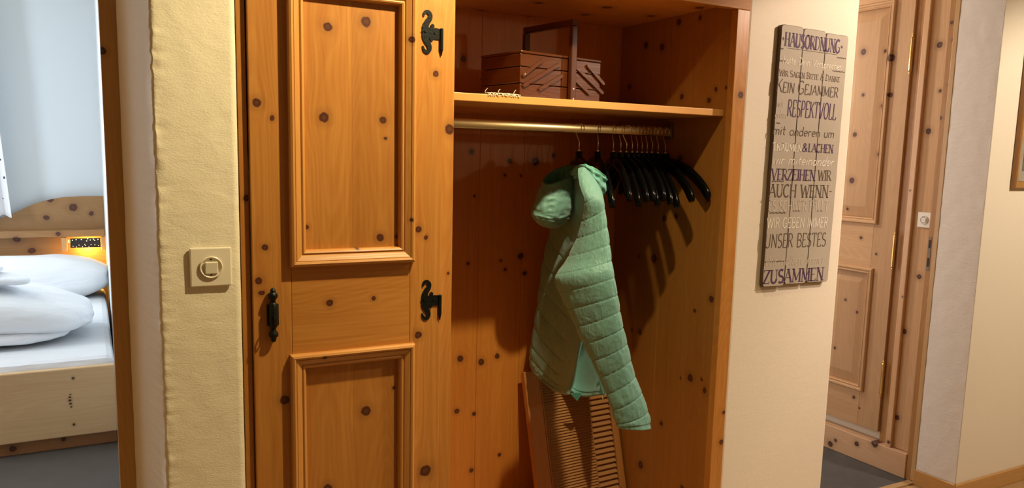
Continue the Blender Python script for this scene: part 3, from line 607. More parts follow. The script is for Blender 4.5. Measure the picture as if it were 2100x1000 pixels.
# a stroke alphabet drawn for the sign: T thick strokes, t thin ones
def arc(cx, cy, rx, ry, a0, a1, k=9): return [(cx + rx*math.cos(R(a0 + (a1-a0)*i/k)), cy + ry*math.sin(R(a0 + (a1-a0)*i/k))) for i in range(k+1)]
T, t_ = 1, 0
G = {
'A': (.72, [(t_, [(0.02, 0), (.36, 1)]), (T, [(.36, 1), (.70, 0)]), (t_, [(.14, .36), (.58, .36)])]),
'B': (.62, [(T, [(.1, 0), (.1, 1)]), (t_, [(.1, 1)] + arc(.3, .76, .24, .24, 90, -90) + [(.1, .52)]), (T, [(.1, .52)] + arc(.32, .26, .28, .26, 90, -90) + [(.1, 0)])]),
'C': (.66, [(T, arc(.36, .5, .33, .5, 50, 310, 16))]),
'D': (.70, [(T, [(.1, 0), (.1, 1)]), (t_, [(.1, 1)] + arc(.28, .5, .38, .5, 90, -90, 14) + [(.1, 0)])]),
'E': (.58, [(T, [(.1, 0), (.1, 1)]), (t_, [(.1, 1), (.54, 1), (.54, .86)]), (t_, [(.1, .52), (.42, .52)]), (t_, [(.1, 0), (.55, 0), (.55, .15)])]),
'F': (.55, [(T, [(.1, 0), (.1, 1)]), (t_, [(.1, 1), (.52, 1), (.52, .86)]), (t_, [(.1, .52), (.42, .52)])]),
'G': (.72, [(T, arc(.37, .5, .34, .5, 50, 320, 16)), (t_, [(.42, .42), (.66, .42), (.66, .12)])]),
'H': (.72, [(T, [(.1, 0), (.1, 1)]), (T, [(.62, 0), (.62, 1)]), (t_, [(.1, .52), (.62, .52)])]),
'I': (.22, [(T, [(.11, 0), (.11, 1)])]),
'J': (.42, [(T, [(.32, 1), (.32, .2)] + arc(.18, .2, .14, .2, 0, -170, 7))]),
'K': (.66, [(T, [(.1, 0), (.1, 1)]), (t_, [(.1, .42), (.58, 1)]), (T, [(.26, .58), (.64, 0)])]),
'L': (.54, [(T, [(.1, 0), (.1, 1)]), (t_, [(.1, 0), (.52, 0), (.52, .16)])]),
'M': (.88, [(t_, [(.1, 0), (.1, 1)]), (T, [(.1, 1), (.44, .12)]), (t_, [(.44, .12), (.78, 1)]), (T, [(.78, 1), (.78, 0)])]),
'N': (.74, [(t_, [(.1, 0), (.1, 1)]), (T, [(.1, 1), (.64, 0)]), (t_, [(.64, 0), (.64, 1)])]),
'O': (.74, [(T, arc(.37, .5, .33, .5, 90, 450, 22))]),
'P': (.60, [(T, [(.1, 0), (.1, 1)]), (t_, [(.1, 1)] + arc(.3, .74, .26, .26, 90, -90) + [(.1, .48)])]),
'R': (.66, [(T, [(.1, 0), (.1, 1)]), (t_, [(.1, 1)] + arc(.3, .75, .25, .25, 90, -90) + [(.1, .5)]), (T, [(.3, .5), (.64, 0)])]),
'S': (.56, [(T, arc(.28, .75, .22, .25, 40, 250, 10) + arc(.28, .25, .24, .25, 80, -140, 10))]),
'T': (.62, [(T, [(.31, 0), (.31, 1)]), (t_, [(.02, .85), (.02, 1), (.60, 1), (.60, .85)])]),
'U': (.70, [(T, [(.1, 1), (.1, .3)] + arc(.35, .3, .25, .3, 180, 360, 10)), (t_, [(.60, .3), (.60, 1)])]),
'V': (.70, [(T, [(.02, 1), (.35, 0)]), (t_, [(.35, 0), (.68, 1)])]),
'W': (.98, [(T, [(.02, 1), (.27, 0)]), (t_, [(.27, 0), (.49, .95)]), (T, [(.49, .95), (.73, 0)]), (t_, [(.73, 0), (.96, 1)])]),
'Z': (.62, [(t_, [(.05, .85), (.05, 1), (.58, 1)]), (T, [(.58, 1), (.04, 0)]), (t_, [(.04, 0), (.58, 0), (.58, .15)])]),
'&': (.76, [(T, [(.70, .0), (.22, .66)] + arc(.34, .80, .16, .19, 200, -20, 9) + [(.16, .40)] + arc(.28, .22, .22, .22, 140, 320, 9) + [(.68, .5)])]),
'+': (.40, [(t_, [(.02, .5), (.38, .5)]), (t_, [(.2, .38), (.2, .62)])]),
'-': (.36, [(t_, [(.02, .5), (.34, .5)])]),
' ': (.36, []),
'a': (.50, [(t_, arc(.24, .28, .2, .28, 60, 380, 14)), (t_, [(.43, .56), (.43, .08), (.5, 0)])]),
'b': (.48, [(t_, [(.06, 1), (.06, 0)]), (t_, arc(.24, .28, .19, .28, 180, -180, 14))]),
'c': (.42, [(t_, arc(.24, .28, .2, .28, 50, 310, 12))]),
'd': (.50, [(t_, arc(.24, .28, .2, .28, 20, 340, 14)), (t_, [(.44, 1), (.44, 0)])]),
'e': (.46, [(t_, [(.05, .3), (.42, .32)] + arc(.24, .3, .19, .28, 10, 310, 14))]),
'g': (.48, [(t_, arc(.23, .28, .19, .28, 20, 340, 14)), (t_, [(.43, .56), (.43, -.2)] + arc(.25, -.2, .18, .16, 0, -150, 7))]),
'h': (.48, [(t_, [(.06, 1), (.06, 0)]), (t_, [(.06, .34)] + arc(.24, .36, .18, .2, 160, 0, 8) + [(.42, 0)])]),
'i': (.2, [(t_, [(.1, .56), (.1, 0)]), (t_, [(.1, .74), (.1, .80)])]),
'k': (.46, [(t_, [(.06, 1), (.06, 0)]), (t_, [(.06, .2), (.4, .56)]), (t_, [(.18, .32), (.44, 0)])]),
'l': (.2, [(t_, [(.08, 1), (.08, .08), (.16, 0)])]),
'm': (.74, [(t_, [(.06, .56), (.06, 0)]), (t_, [(.06, .36)] + arc(.2, .38, .15, .18, 160, 0, 7) + [(.36, 0)]), (t_, [(.36, .36)] + arc(.52, .38, .15, .18, 160, 0, 7) + [(.67, 0)])]),
'n': (.48, [(t_, [(.06, .56), (.06, 0)]), (t_, [(.06, .36)] + arc(.24, .38, .18, .18, 160, 0, 8) + [(.42, 0)])]),
'o': (.46, [(t_, arc(.23, .28, .2, .28, 90, 450, 16))]),
'p': (.48, [(t_, [(.06, .56), (.06, -.36)]), (t_, arc(.24, .28, .19, .28, 180, -180, 14))]),
'r': (.36, [(t_, [(.06, .56), (.06, 0)]), (t_, [(.06, .34)] + arc(.22, .38, .15, .17, 160, 40, 6))]),
's': (.38, [(t_, arc(.19, .42, .14, .14, 40, 250, 8) + arc(.19, .14, .15, .14, 80, -140, 8))]),
't': (.34, [(t_, [(.15, .92), (.15, .1), (.3, 0)]), (t_, [(.0, .6), (.32, .6)])]),
'u': (.48, [(t_, [(.06, .56), (.06, .2)] + arc(.24, .2, .18, .2, 180, 360, 8) + [(.42, .56)]), (t_, [(.42, .2), (.42, 0)])]),
'v': (.44, [(t_, [(.03, .56), (.21, 0), (.41, .56)])]),
'w': (.66, [(t_, [(.03, .56), (.18, 0), (.33, .5), (.48, 0), (.63, .56)])]),
}
G['Ä'] = (.72, G['A'][1] + [(T, [(.24, 1.12), (.24, 1.22)]), (T, [(.48, 1.12), (.48, 1.22)])])
G['ä'] = (.50, G['a'][1] + [(t_, [(.14, .72), (.14, .78)]), (t_, [(.34, .72), (.34, .78)])])
INK = {k: plain('ink_' + k, c, 0.7, var=0.35, bscale=60) for k, c in dict(plum=(0.085, 0.032, 0.095), brown=(0.115, 0.075, 0.05), tan=(0.21, 0.15, 0.10), white=(0.92, 0.86, 0.74), faint=(0.60, 0.53, 0.43)).items()}
def write(text, x0, x1, z0, z1, ink, thick=0.10, thin=0.045, serif=0.0, slant=0.0, caps=1.0, drift=0.0, label=None):
    """letters fitted between x0..x1, on the line z0, capitals reaching z1; small capitals after a word's first letter when caps < 1"""
    hgt = z1 - z0; x = 0.0; strokes = []
    first = True
    for ch in text:
        w, st = G[ch]
        sc = 1.0 if (first or caps == 1.0) else caps
        first = (ch == ' ')
        for kind, pts in st:
            strokes.append((kind, [(x + px*sc + py*sc*slant, py*sc) for px, py in pts], ch.isupper()))
        x += w*sc + 0.07
    sx = (x1-x0)/(x-0.07); mb = MB()
    for kind, pts, up in strokes:
        q = [(x0 + a*sx, z0 + b*hgt + drift*(a*sx)) for a, b in pts]
        wq = (thick if kind == T else thin)*hgt*0.5
        wq = min(wq, 0.16*sx) if kind == T else wq
        e = random.uniform(0, 0.00006)
        mb.ribbon(q, wq, -0.0142 - e, -0.01352)
        if serif and up:
            for (a, b) in (pts[0], pts[-1]):
                if abs(b) < 0.02 or abs(b-1) < 0.02 or abs(b-caps) < 0.02:
                    s_ = serif*sx
                    xx, zz = x0 + a*sx, z0 + b*hgt + drift*(a*sx)
                    mb.ribbon([(xx - s_, zz), (xx + s_, zz)], thin*hgt*0.45, -0.01425, -0.01352)
    o = mb.build('lettering', INK[ink], sg)
    o['label'] = label or ('painted lettering ' + text.strip('+- '))
    return o
write('+HAUSORDNUNG+', -0.143, 0.124, 0.332, 0.371, 'plum', 0.15, 0.05, 0.16)
mbu = MB().ribbon([(-0.118, 0.3262), (0.098, 0.3262)], 0.0006, -0.0142, -0.01352); mbu.build('underline', INK['brown'], sg)
write('halte Dein Versprechen', -0.132, 0.126, 0.281, 0.303, 'white', 0.05, 0.075, 0, 0.15)
write('WIR SAGEN BITTE & DANKE', -0.143, 0.122, 0.244, 0.262, 'tan', 0.12, 0.06, 0.14, 0, 0.82)
write('KEIN GEJAMMER', -0.151, 0.119, 0.196, 0.235, 'brown', 0.085, 0.06, 0, 0.06, 0.78)
write('RESPEKTVOLL', -0.098, 0.118, 0.127, 0.176, 'plum', 0.075, 0.06, 0, 0.05)
write('wir', -0.146, -0.112, 0.152, 0.176, 'faint', 0.05, 0.07, 0, 0.2)
write('gehen', -0.148, -0.102, 0.120, 0.143, 'faint', 0.05, 0.07, 0, 0.2)
write('mit anderen um', -0.151, 0.117, 0.070, 0.098, 'brown', 0.06, 0.085, 0, 0.08)
write('TRÄUMEN', -0.147, -0.024, 0.022, 0.045, 'white', 0.13, 0.06, 0.14)
write('&', -0.020, 0.003, 0.023, 0.048, 'plum', 0.13, 0.08)
write('LACHEN', 0.007, 0.119, 0.023, 0.048, 'plum', 0.15, 0.06, 0.14)
write('wir miteinander', -0.148, 0.124, -0.019, 0.010, 'white', 0.06, 0.075, 0, 0.25)
write('VERZEIHEN', -0.143, 0.047, -0.066, -0.033, 'plum', 0.14, 0.055, 0.14)
write('WIR', 0.060, 0.119, -0.064, -0.033, 'brown', 0.13, 0.055, 0.14)
write('AUCH WENN-', -0.148, 0.130, -0.118, -0.080, 'brown', 0.12, 0.055, 0.12)
write('ES SCHWER FÄLLT', -0.146, 0.118, -0.161, -0.130, 'faint', 0.12, 0.06, 0.12)
write('WIR GEBEN IMMER', -0.148, 0.122, -0.214, -0.183, 'white', 0.07, 0.07, 0, 0.04)
write('UNSER BESTES', -0.150, 0.121, -0.275, -0.232, 'brown', 0.07, 0.05, 0, 0.02)
write('Wir halten immer', -0.146, 0.121, -0.332, -0.300, 'faint', 0.06, 0.06, 0, 0.2)
write('ZUSAMMEN', -0.145, 0.123, -0.386, -0.345, 'plum', 0.15, 0.05, 0.14)
for a, b, z in ((-0.146, -0.118, 0.287), (0.086, 0.142, 0.276), (-0.14, -0.09, -0.0705), (-0.14, -0.072, -0.167), (-0.145, -0.05, -0.318), (-0.146, -0.134, 0.322), (0.10, 0.14, 0.318), (-0.14, -0.124, 0.104)):
    k = 12; MB().ribbon([(a + (b-a)*i/k, z + 0.0012*math.sin(i*2.1+z*50)) for i in range(k+1)], [0.0004 + 0.0014*abs(math.sin(i*1.7 + z*40)) for i in range(k+1)], -0.0141, -0.01352).build('scratch', INK['brown'], sg)

# ================================================================== SEWING BOX ON THE SHELF
BX = (1.036, 0.14, 1.4522)
bx = tag(empty('sewing_box', BX, (0, 0, R(10))), 'dark wooden fold-out sewing box with tall handle on the wardrobe shelf', 'sewing box')
MW = wood('sewing_box_wood', 2, 0, (), ((0.100, 0.026, 0.006), (0.06, 0.014, 0.0035)), rough=0.3, coat=0.3)
MWd = wood('sewing_box_dark_wood', 0, 2, (), ((0.075, 0.020, 0.007), (0.05, 0.012, 0.004)), rough=0.3, coat=0.3)
L_, Wd_ = 0.30, 0.18
bp = lambda nm, mb, mt=None: mb.build(nm, mt or MW, bx)
bp('lower_tray', MB().box(0.0, L_, 0.0, Wd_, 0.0, 0.0435, 0.002))
for x0, x1 in ((0.0, L_/2-0.0008), (L_/2+0.0008, L_)):
    bp('middle_tray', MB().box(x0, x1, 0.0, Wd_, 0.0455, 0.0875, 0.002))
    bp('upper_tray', MB().box(x0, x1, 0.0, Wd_, 0.0895, 0.1225, 0.002))
    bp('lid', MB().box(x0, x1, -0.003, Wd_ + 0.003, 0.1235, 0.1305, 0.0025))
def strut(xa, za, xb, zb, y0, y1):
    d = Vector((xb-xa, zb-za)).normalized(); nn = Vector((-d.y, d.x))*0.0045; e = d*0.004
    a = Vector((xa, za)) - e; b = Vector((xb, zb)) + e
    bp('strut', MB().prism([tuple(a+nn), tuple(a-e+nn*0.3), tuple(a-e-nn*0.3), tuple(a-nn), tuple(b-nn), tuple(b+e-nn*0.3), tuple(b+e+nn*0.3), tuple(b+nn)], y0, y1), MW)
for y0, y1 in ((-0.0065, -0.0005), (Wd_ + 0.0005, Wd_ + 0.0065)):
    for xa, za, xb, zb in ((0.010, 0.067, 0.070, 0.108), (0.013, 0.040, 0.133, 0.104), (0.070, 0.034, 0.142, 0.072)):
        strut(xa, za, xb, zb, y0, y1); strut(L_+0.015-xa*0.9, za, L_+0.005-xb*0.82, zb, y0, y1)
for y0, y1 in ((-0.021, -0.0075), (Wd_ + 0.0075, Wd_ + 0.021)):
    bp('handle_post', MB().box(0.166, 0.186, y0, y1, 0.0, 0.212, 0.002), MWd)
bp('handle_bar', MB().box(0.1665, 0.1855, -0.0206, Wd_ + 0.0206, 0.2125, 0.230, 0.003), MWd)
for z_ in (0.012, 0.04): bp('rivet', MB().lathe([(0.0022, -0.0225), (0.0028, -0.0215), (0.0028, -0.021)], (0.176, 0, z_), 1, 10), M_chrome)
bp('rivet', MB().lathe([(0.0022, -0.0075), (0.0026, -0.0068), (0.0026, -0.0064)], (0.012, 0, 0.068), 1, 10), M_chrome)

# lace cloth on the shelf edge
DO = (1.0, 0.07, 1.4521)
lc = MB(); rng = random.Random(3)
xs0 = [0.883 + 0.0103*i for i in range(10)]
def lz(x, y): return 0.0014 + 0.0022*abs(nz((x, y, 0), 45)) + 0.001*nz((x, y, 3), 120)
rows = []
for j in range(9):
    rows.append([Vector((x + 0.003*nz((j*1.3, x*30, 1), 1.1), 0.036 + 0.0085*j, 1.4535 + lz(x, 0.01*j))) for x in [0.885 + 0.0035*i for i in range(27)]])
nr = normals(rows)
lc.grid(rows + [[q + Vector((0, 0, 0.0016)) for q in r] for r in rows[::-1]], close_v=True)
for i in range(34):
    x = 0.884 + 0.0028*i; k = rng.random()
    if i in (0, 13, 29): pts = [(x, 0.042, 1.4545), (x - 0.002, 0.0395, 1.459), (x + 0.001, 0.039, 1.463 + 0.002*k), (x + 0.004, 0.0385, 1.467)]
    else: pts = [(x, 0.044, 1.4545), (x + 0.002*rng.uniform(-1, 1), 0.038, 1.4555 + 0.002*k), (x + 0.004*rng.uniform(-1, 1), 0.0315, 1.4535 + 0.0015*k), (x + 0.005*rng.uniform(-1, 1), 0.0305, 1.4485 + 0.003*k)]
    lc.tube(spline(pts, 7), 0.0007, 5)
lcl = tag(lc.build('lace_cloth', plain('cream_lace', (0.82, 0.78, 0.62), 0.9, 0, 0.6, 900), None, (0.93, 0.06, 1.452), loc=(0.93, 0.06, 1.452)), 'small cream fringed lace cloth on the shelf edge before the sewing box', 'lace cloth')

# ================================================================== COAT HANGERS
ar = spline([(0, -0.206, -0.222), (0, -0.198, -0.206), (0, -0.17, -0.178), (0, -0.12, -0.144), (0, -0.07, -0.125), (0, -0.025, -0.114), (0, 0, -0.112), (0, 0.025, -0.114), (0, 0.07, -0.125), (0, 0.12, -0.144), (0, 0.17, -0.178), (0, 0.198, -0.206), (0, 0.206, -0.222)], 61)
rr = [(q.x, q.y) for q in spline([(0.008, 0.010, 0), (0.0092, 0.0155, 0), (0.0092, 0.0165, 0), (0.0082, 0.017, 0), (0.0075, 0.018, 0), (0.0068, 0.0165, 0), (0.007, 0.015, 0), (0.0068, 0.0165, 0), (0.0075, 0.018, 0), (0.0082, 0.017, 0), (0.0092, 0.0165, 0), (0.0092, 0.0155, 0), (0.008, 0.010, 0)], 61)]
def hang_arm():
    b = MB().tube(ar, rr, 14, True, (1, 0, 0))
    b.box(-0.0080, 0.0080, -0.014, 0.014, -0.118, -0.083, 0.003)
    return b
hk = [(0, 0, -0.086), (0, 0, -0.055)] + spline([(0, 0, -0.055), (0, 0.006, -0.044), (0, 0.013, -0.030)], 6)[1:] + [(0, 0.0168*math.cos(R(-38 + 238*i/20)), -0.016 + 0.0168*math.sin(R(-38 + 238*i/20))) for i in range(21)]
hroot = None; HX = []
def hanger(x, yaw, label, group, tilt=0.0, dy=0.0):
    global hroot
    loc = (x, 0.273 + dy, 1.4035)
    if hroot is None:
        o = empty('coat_hanger', loc); hroot = o
        auto(hang_arm().build('shoulder_bar', M_black, o), 50)
        h = MB().tube(hk, 0.0016, 8).build('hook', M_chrome, o, smooth=True)
        MB().lathe([(0.0042, -0.085), (0.0042, -0.079), (0.0018, -0.077)], (0, 0, 0), 2, 12).build('ferrule', M_chrome, o, smooth=True)
    else:
        o = hroot.copy(); COL.objects.link(o)
        for c in hroot.children:
            d = c.copy(); COL.objects.link(d); d.parent = o
        o.location = loc
    o.rotation_euler = (R(tilt), 0, R(yaw))
    tag(o, label, 'coat hanger', group)
    return o
def swivel(o, a):
    for c in o.children:
        if c.name.startswith('hook'): c.rotation_euler = (0, 0, R(a))
SPARE = [(1.319, -19, 0, 'black coat hanger on the brass rail carrying the mint jacket', 38),
         (1.390, -20, 6, 'spare black hanger nearest the mint jacket, set apart on the rail', 0), (1.446, -21, 0, 'second spare black hanger to the right of the mint jacket', 6),
         (1.476, -18, 5, 'third spare black hanger to the right of the mint jacket', 14), (1.497, -18, 1, 'spare black hanger whose large hook is twisted to face the room', 62),
         (1.519, -18, 0, 'black hanger just right of the one with the twisted hook', 8), (1.541, -17, 5, 'sixth black hanger from the right side wall of the wardrobe', 12), (1.558, -18, 0, 'fifth black hanger from the right side wall of the wardrobe', 4),
         (1.580, -15, 4, 'fourth black hanger from the right side wall of the wardrobe', 10), (1.603, -12.5, 7, 'third black hanger from the right side wall of the wardrobe', 16), (1.623, -7, 1, 'second black hanger from the right side wall of the wardrobe', 4),
         (1.650, 0, -2, 'last black hanger on the rail, right against the side wall of the wardrobe', 0)]
for i, (x, yw, tl, lb, sw_) in enumerate(SPARE):
    o = hanger(x, yw, lb, 'spare coat hangers on the rail' if i else None, tl)
    swivel(o, sw_)

# ================================================================== MINT JACKET
def shell(name, col, rough=0.55, sheen=0.2, wr=1.0):
    m, n, l, p = newmat(name)
    tc = n.new('ShaderNodeTexCoord')
    mp = n.new('ShaderNodeMapping'); mp.inputs['Scale'].default_value = (70, 70, 20); l.new(tc.outputs['Object'], mp.inputs[0])
    a = n.new('ShaderNodeTexNoise'); a.inputs['Scale'].default_value = 1.0; a.inputs['Detail'].default_value = 3; a.inputs['Distortion'].default_value = 1.0; l.new(mp.outputs[0], a.inputs[0])
    c = n.new('ShaderNodeTexNoise'); c.inputs['Scale'].default_value = 24; c.inputs['Detail'].default_value = 2; c.inputs['Distortion'].default_value = 0.8; l.new(tc.outputs['Object'], c.inputs[0])
    b = n.new('ShaderNodeTexNoise'); b.inputs['Scale'].default_value = 1100; l.new(tc.outputs['Object'], b.inputs[0])
    rid = mth(n, l, 'ABSOLUTE', mth(n, l, 'SUBTRACT', a.outputs[0], 0.5))
    h = mth(n, l, 'ADD', mth(n, l, 'ADD', mth(n, l, 'MULTIPLY', rid, 1.3*wr), mth(n, l, 'MULTIPLY', c.outputs[0], 0.8*wr)), mth(n, l, 'MULTIPLY', b.outputs[0], 0.05))
    bp = n.new('ShaderNodeBump'); bp.inputs['Strength'].default_value = 0.55; bp.inputs['Distance'].default_value = 0.006; l.new(h, bp.inputs['Height']); l.new(bp.outputs[0], p.inputs['Normal'])
    l.new(mixc(n, l, mth(n, l, 'MULTIPLY', c.outputs[0], 0.2), col, tuple(x*0.75 for x in col)), p.inputs['Base Color'])
    p.inputs['Roughness'].default_value = rough; p.inputs['Sheen Weight'].default_value = sheen
    return m
M_mint = shell('mint_quilted_nylon', (0.155, 0.345, 0.315))
M_body = shell('mint_quilted_nylon_body', (0.155, 0.345, 0.315))
M_lin = shell('pale_aqua_lining', (0.20, 0.50, 0.485), 0.6, 0.2, 0.4)
M_teal = shell('teal_hood_lining', (0.06, 0.27, 0.24), 0.5)
JL = Vector((1.25, 0.2, 0.5))
jk = tag(empty('jacket', JL), 'mint green quilted hooded jacket hanging open on a hanger in the wardrobe', 'jacket')
def jp(name, mb, mat, smooth=True): return mb.build(name, mat, jk, off=JL, smooth=smooth)
# sleeve
Ls = spline([a for a, b in SLEEVE], 330); Rs = spline([b for a, b in SLEEVE], 330)
cen = [(a+b)/2 for a, b in zip(Ls, Rs)]
arc_ = [0.0]
for a, b in zip(cen, cen[1:]): arc_.append(arc_[-1] + (b-a).length)
tot = arc_[-1]; rows = []; vd = Vector((0.472, 0.871, -0.135)).normalized()
NS = 84
for i, (a, b) in enumerate(zip(Ls, Rs)):
    e1 = (b-a)/2; c = (a+b)/2; hw = e1.length
    s = arc_[i]/tot; dep = hw*(0.58 if s > 0.12 else 0.42 + 1.333*s) 
    r = []
    sw = max(0.0, min(1.0, (s-0.10)/0.1))
    for j in range(NS):
        an = 2*math.pi*j/NS
        q = (arc_[i] - 0.004*math.sin(an) + 0.021*math.cos(an)*max(0.3, 1 - s*0.8))/0.050
        fr = abs(math.sin(math.pi*q))
        groove = math.exp(-(fr/0.07)**2); puff = fr**0.6
        p0 = c + e1*math.cos(an)*0.985 - vd*dep*math.sin(an)
        dirn = (p0-c).normalized()
        ca, sa = math.cos(an), math.sin(an)
        d = sw*(0.0016*puff - 0.0020*groove)
        d += 0.0022*nz((ca*1.6, sa*1.6, arc_[i]*7), 1.0)
        d += sw*0.0020*nz((ca*7 + 0.8*arc_[i]*20, sa*7, arc_[i]*16), 1.0)*puff
        cu_ = max(0.0, (s-0.80)/0.2)
        d += 0.0022*cu_*nz((ca*1.5, sa*1.5, arc_[i]*75), 1.0)
        if s > 0.985: d -= 0.002
        r.append(p0 + dirn*d)
    rows.append(r)
# the cuff turns back inside
ci = cen[-1]; last = rows[-1]; dn = (cen[-1]-cen[-4]).normalized()
for f, up in ((0.93, 0.001), (0.86, -0.006), (0.80, -0.03), (0.74, -0.06)):
    rows.append([ci + (q-ci)*f + dn*up for q in last])
top = rows[0]; tc_ = cen[0]
rows.insert(0, [tc_ + (q-tc_)*0.55 + Vector((0, 0, 0.004)) for q in top]); rows.insert(0, [tc_ + (q-tc_)*0.05 + Vector((0, 0, 0.005)) for q in top])
jp('sleeve', MB().grid(rows, close_u=True), M_mint)
# cuff seam band
# body: outer shell, facing, lining
NU, NV = 150, 220
full = patch(BODY, NU, NV); nn_ = normals(full)
cenb = [sum((q for q in r), Vector())/len(r) for r in full]
outer = []
for i in range(NV):
    r = []; v = i/(NV-1)
    for j in range(NU):
        u = j/(NU-1)*5.0
        q = full[i][j]; nrm = nn_[i][j]
        if (q - cenb[i]).dot(nrm) < 0: nrm = -nrm
        k = min(1, max(0, (u-0.55)/0.12)) if u < 3.2 else 1.0
        k *= 1 if u < 3.4 else 0
        fr = abs(math.sin(math.pi*(v*11.0 + 0.95*min(u, 2.0))))
        groove = math.exp(-(fr/0.08)**2); puff = fr**0.6
        d = k*(0.0022*puff - 0.0024*groove) + 0.003*nz((u*1.2, v*4, 2), 1.0) + k*puff*0.0032*nz((u*9, v*14, 5), 1.0)
        if u > 2.2: d *= 0.3
        r.append(q + nrm*d)
    outer.append(r)
ja = [r[:int(NU*0.72)] for r in outer]
inner = []
for i in range(NV):
    r = []
    for j in range(NU):
        nrm = nn_[i][j]; q = full[i][j]
        if (q - cenb[i]).dot(nrm) < 0: nrm = -nrm
        r.append(q - nrm*0.008 + nrm*0.003*nz((j*0.06, i*0.03, 8), 1.0))
    inner.append(r)
# shell closes over its hem and front edge onto the lining
cut = int(NU*0.72)
sh_rows = [r[:cut] for r in outer]
jp('body_shell', MB().grid(sh_rows), M_body)
jp('far_shell', MB().grid([[q + (q-cenb[i]).normalized()*0.002 for q in r[cut-1:]] for i, r in enumerate(full)]), M_body)
jp('lining', MB().grid(inner), M_lin)
hem = [outer[-1][j] if j < cut else full[-1][j] + (full[-1][j]-cenb[-1]).normalized()*0.002 for j in range(NU)]
jp('hem_band', MB().grid([hem, [ (a+b)/2 + Vector((0, 0, -0.004)) for a, b in zip(hem, inner[-1])], inner[-1]]), M_body)
ed = [r[0] for r in outer]; ei = [r[0] for r in inner]
jp('front_edge', MB().tube([(a+b)/2 for a, b in zip(ed, ei)][::3], 0.0045, 8), M_body)
# stitched hem line on the lining
hl = MB().tube([inner[-12][j] + (cenb[-12]-inner[-12][j]).normalized()*0.0012 for j in range(80, NU, 1)], 0.0008, 5)
jp('hem_stitch', hl, M_teal)
# hood: a bag with an open dark mouth
rings = []
for a, b, d in HOOD:
    a, b = Vector(a), Vector(b); rings.append((a, b, d))
A_ = spline([r[0] for r in rings], 70); B_ = spline([r[1] for r in rings], 70); D_ = [w.x for w in spline([(r[2], 0, 0) for r in rings], 70)]
rows = []; NH = 56
for i in range(70):
    c = (A_[i]+B_[i])/2; e1 = (B_[i]-A_[i])/2; r = []
    mouth = max(0, 1 - i/22.0)
    e2 = Vector((-0.472, -0.871, -0.10 - 0.22*mouth)).normalized()*D_[i]
    for j in range(NH):
        an = 2*math.pi*j/NH
        p0 = c + e1*math.cos(an) + e2*math.sin(an)
        dirn = (p0-c).normalized()
        seam = math.exp(-((math.cos(an)+0.28)/0.09)**2) if math.sin(an) > 0 else 0
        cr_ = nz((an*3.0, i*0.22, 4), 1.0)*0.004*min(1, i/8) + nz((an*1.5 + i*0.09, i*0.05, 9), 2.2)*0.003
        cr_ = (cr_ + 0.0022*seam*math.sin(i*1.25))*max(0.15, 1 - (i/62.0)**3)
        d = -0.0045*seam + cr_
        r.append(p0 + dirn*d)
    rows.append(r)
jp('hood', MB().grid(rows, close_u=True), M_body)
inr = []
for f, dz_ in ((1.0, 0), (1.0, 0.004), (0.93, 0.002), (0.88, -0.012), (0.80, -0.05), (0.5, -0.075), (0.05, -0.08)):
    c = (A_[0]+B_[0])/2
    inr.append([c + (q-c)*f + Vector((0, 0, dz_)) for q in rows[0]])
jp('hood_lining', MB().grid(inr, close_u=True), M_teal)
# raised collar / far edge of the hood over the neck of the hanger
cp = patch(COLLAR, 50, 30); cn = normals(cp)
cpo = [[q + cn[i][j]*(0.004*nz((j*0.2, i*0.2, 3), 1.0) + 0.003*math.sin(i*0.5)) for j, q in enumerate(r)] for i, r in enumerate(cp)]
back = [[q + Vector((0.010, 0.022, -0.002)) for q in r] for r in cpo]
jp('collar', MB().grid(cpo + back[::-1], close_v=True), shell('teal_collar', (0.13, 0.40, 0.33), 0.45))
# shoulder yoke from collar to sleeve
jp('drawcord', MB().tube(spline(CORD, 14), 0.0022, 8).tube(spline(CORD2, 14), 0.0022, 8), M_teal)
ct = MB().tube([CORD[-1], (CORD[-1][0] + 0.001, CORD[-1][1], CORD[-1][2] - 0.016)], 0.0024, 8); jp('cord_end', ct, plain('cord_tip', (0.55, 0.5, 0.38), 0.5))
jp('hanging_loop', MB().add([Vector(q) for q in LOOP] + [Vector(q) + Vector((0, 0.006, 0)) for q in LOOP], [(0, 1, 2), (5, 4, 3), (0, 3, 4, 1), (1, 4, 5, 2), (2, 5, 3, 0)]), M_teal, False)

# ================================================================== LOUVRED SHUTTER LEANING IN THE NICHE
d_ = Vector((math.cos(R(3.146)), math.sin(R(3.146)), 0)); n_ = Vector((-d_.y, d_.x, 0)); le = R(15.378)
u_ = Vector((0, 0, 1))*math.cos(le) + n_*math.sin(le); f_ = d_.cross(u_)
SMx = Matrix.Translation((1.2869, 0.3755, 0.0860)) @ Matrix(((d_.x, -f_.x, u_.x), (d_.y, -f_.y, u_.y), (d_.z, -f_.z, u_.z))).to_4x4()
su = empty('louvred_shutter', (0, 0, 0)); su.matrix_world = SMx
tag(su, 'brown louvred wooden shutter leaning in the niche below the jacket', 'shutter')
MS = wood('shutter_wood', 0, 2, (), ((0.46, 0.20, 0.055), (0.36, 0.13, 0.03)), seed=3.1, rough=0.45)
MSl = wood('louvre_wood', 2, 0, (), ((0.45, 0.225, 0.085), (0.36, 0.155, 0.05)), seed=6.1, rough=0.5)
HS = 0.505
def sp(nm, mb, mt=MS): return mb.build(nm, mt, su)
sp('stile', MB().box(0.0, 0.060, -0.001, 0.021, 0, HS, 0.0025))
sp('stile', MB().box(0.352, 0.374, -0.001, 0.021, 0, HS, 0.0025))
sp('mullion', MB().box(0.2575, 0.2605, 0.0035, 0.018, 0.05, HS-0.05, 0.0008), MSl)
sp('rail', MB().box(0.0605, 0.3515, 0, 0.020, 0, 0.05, 0.002))
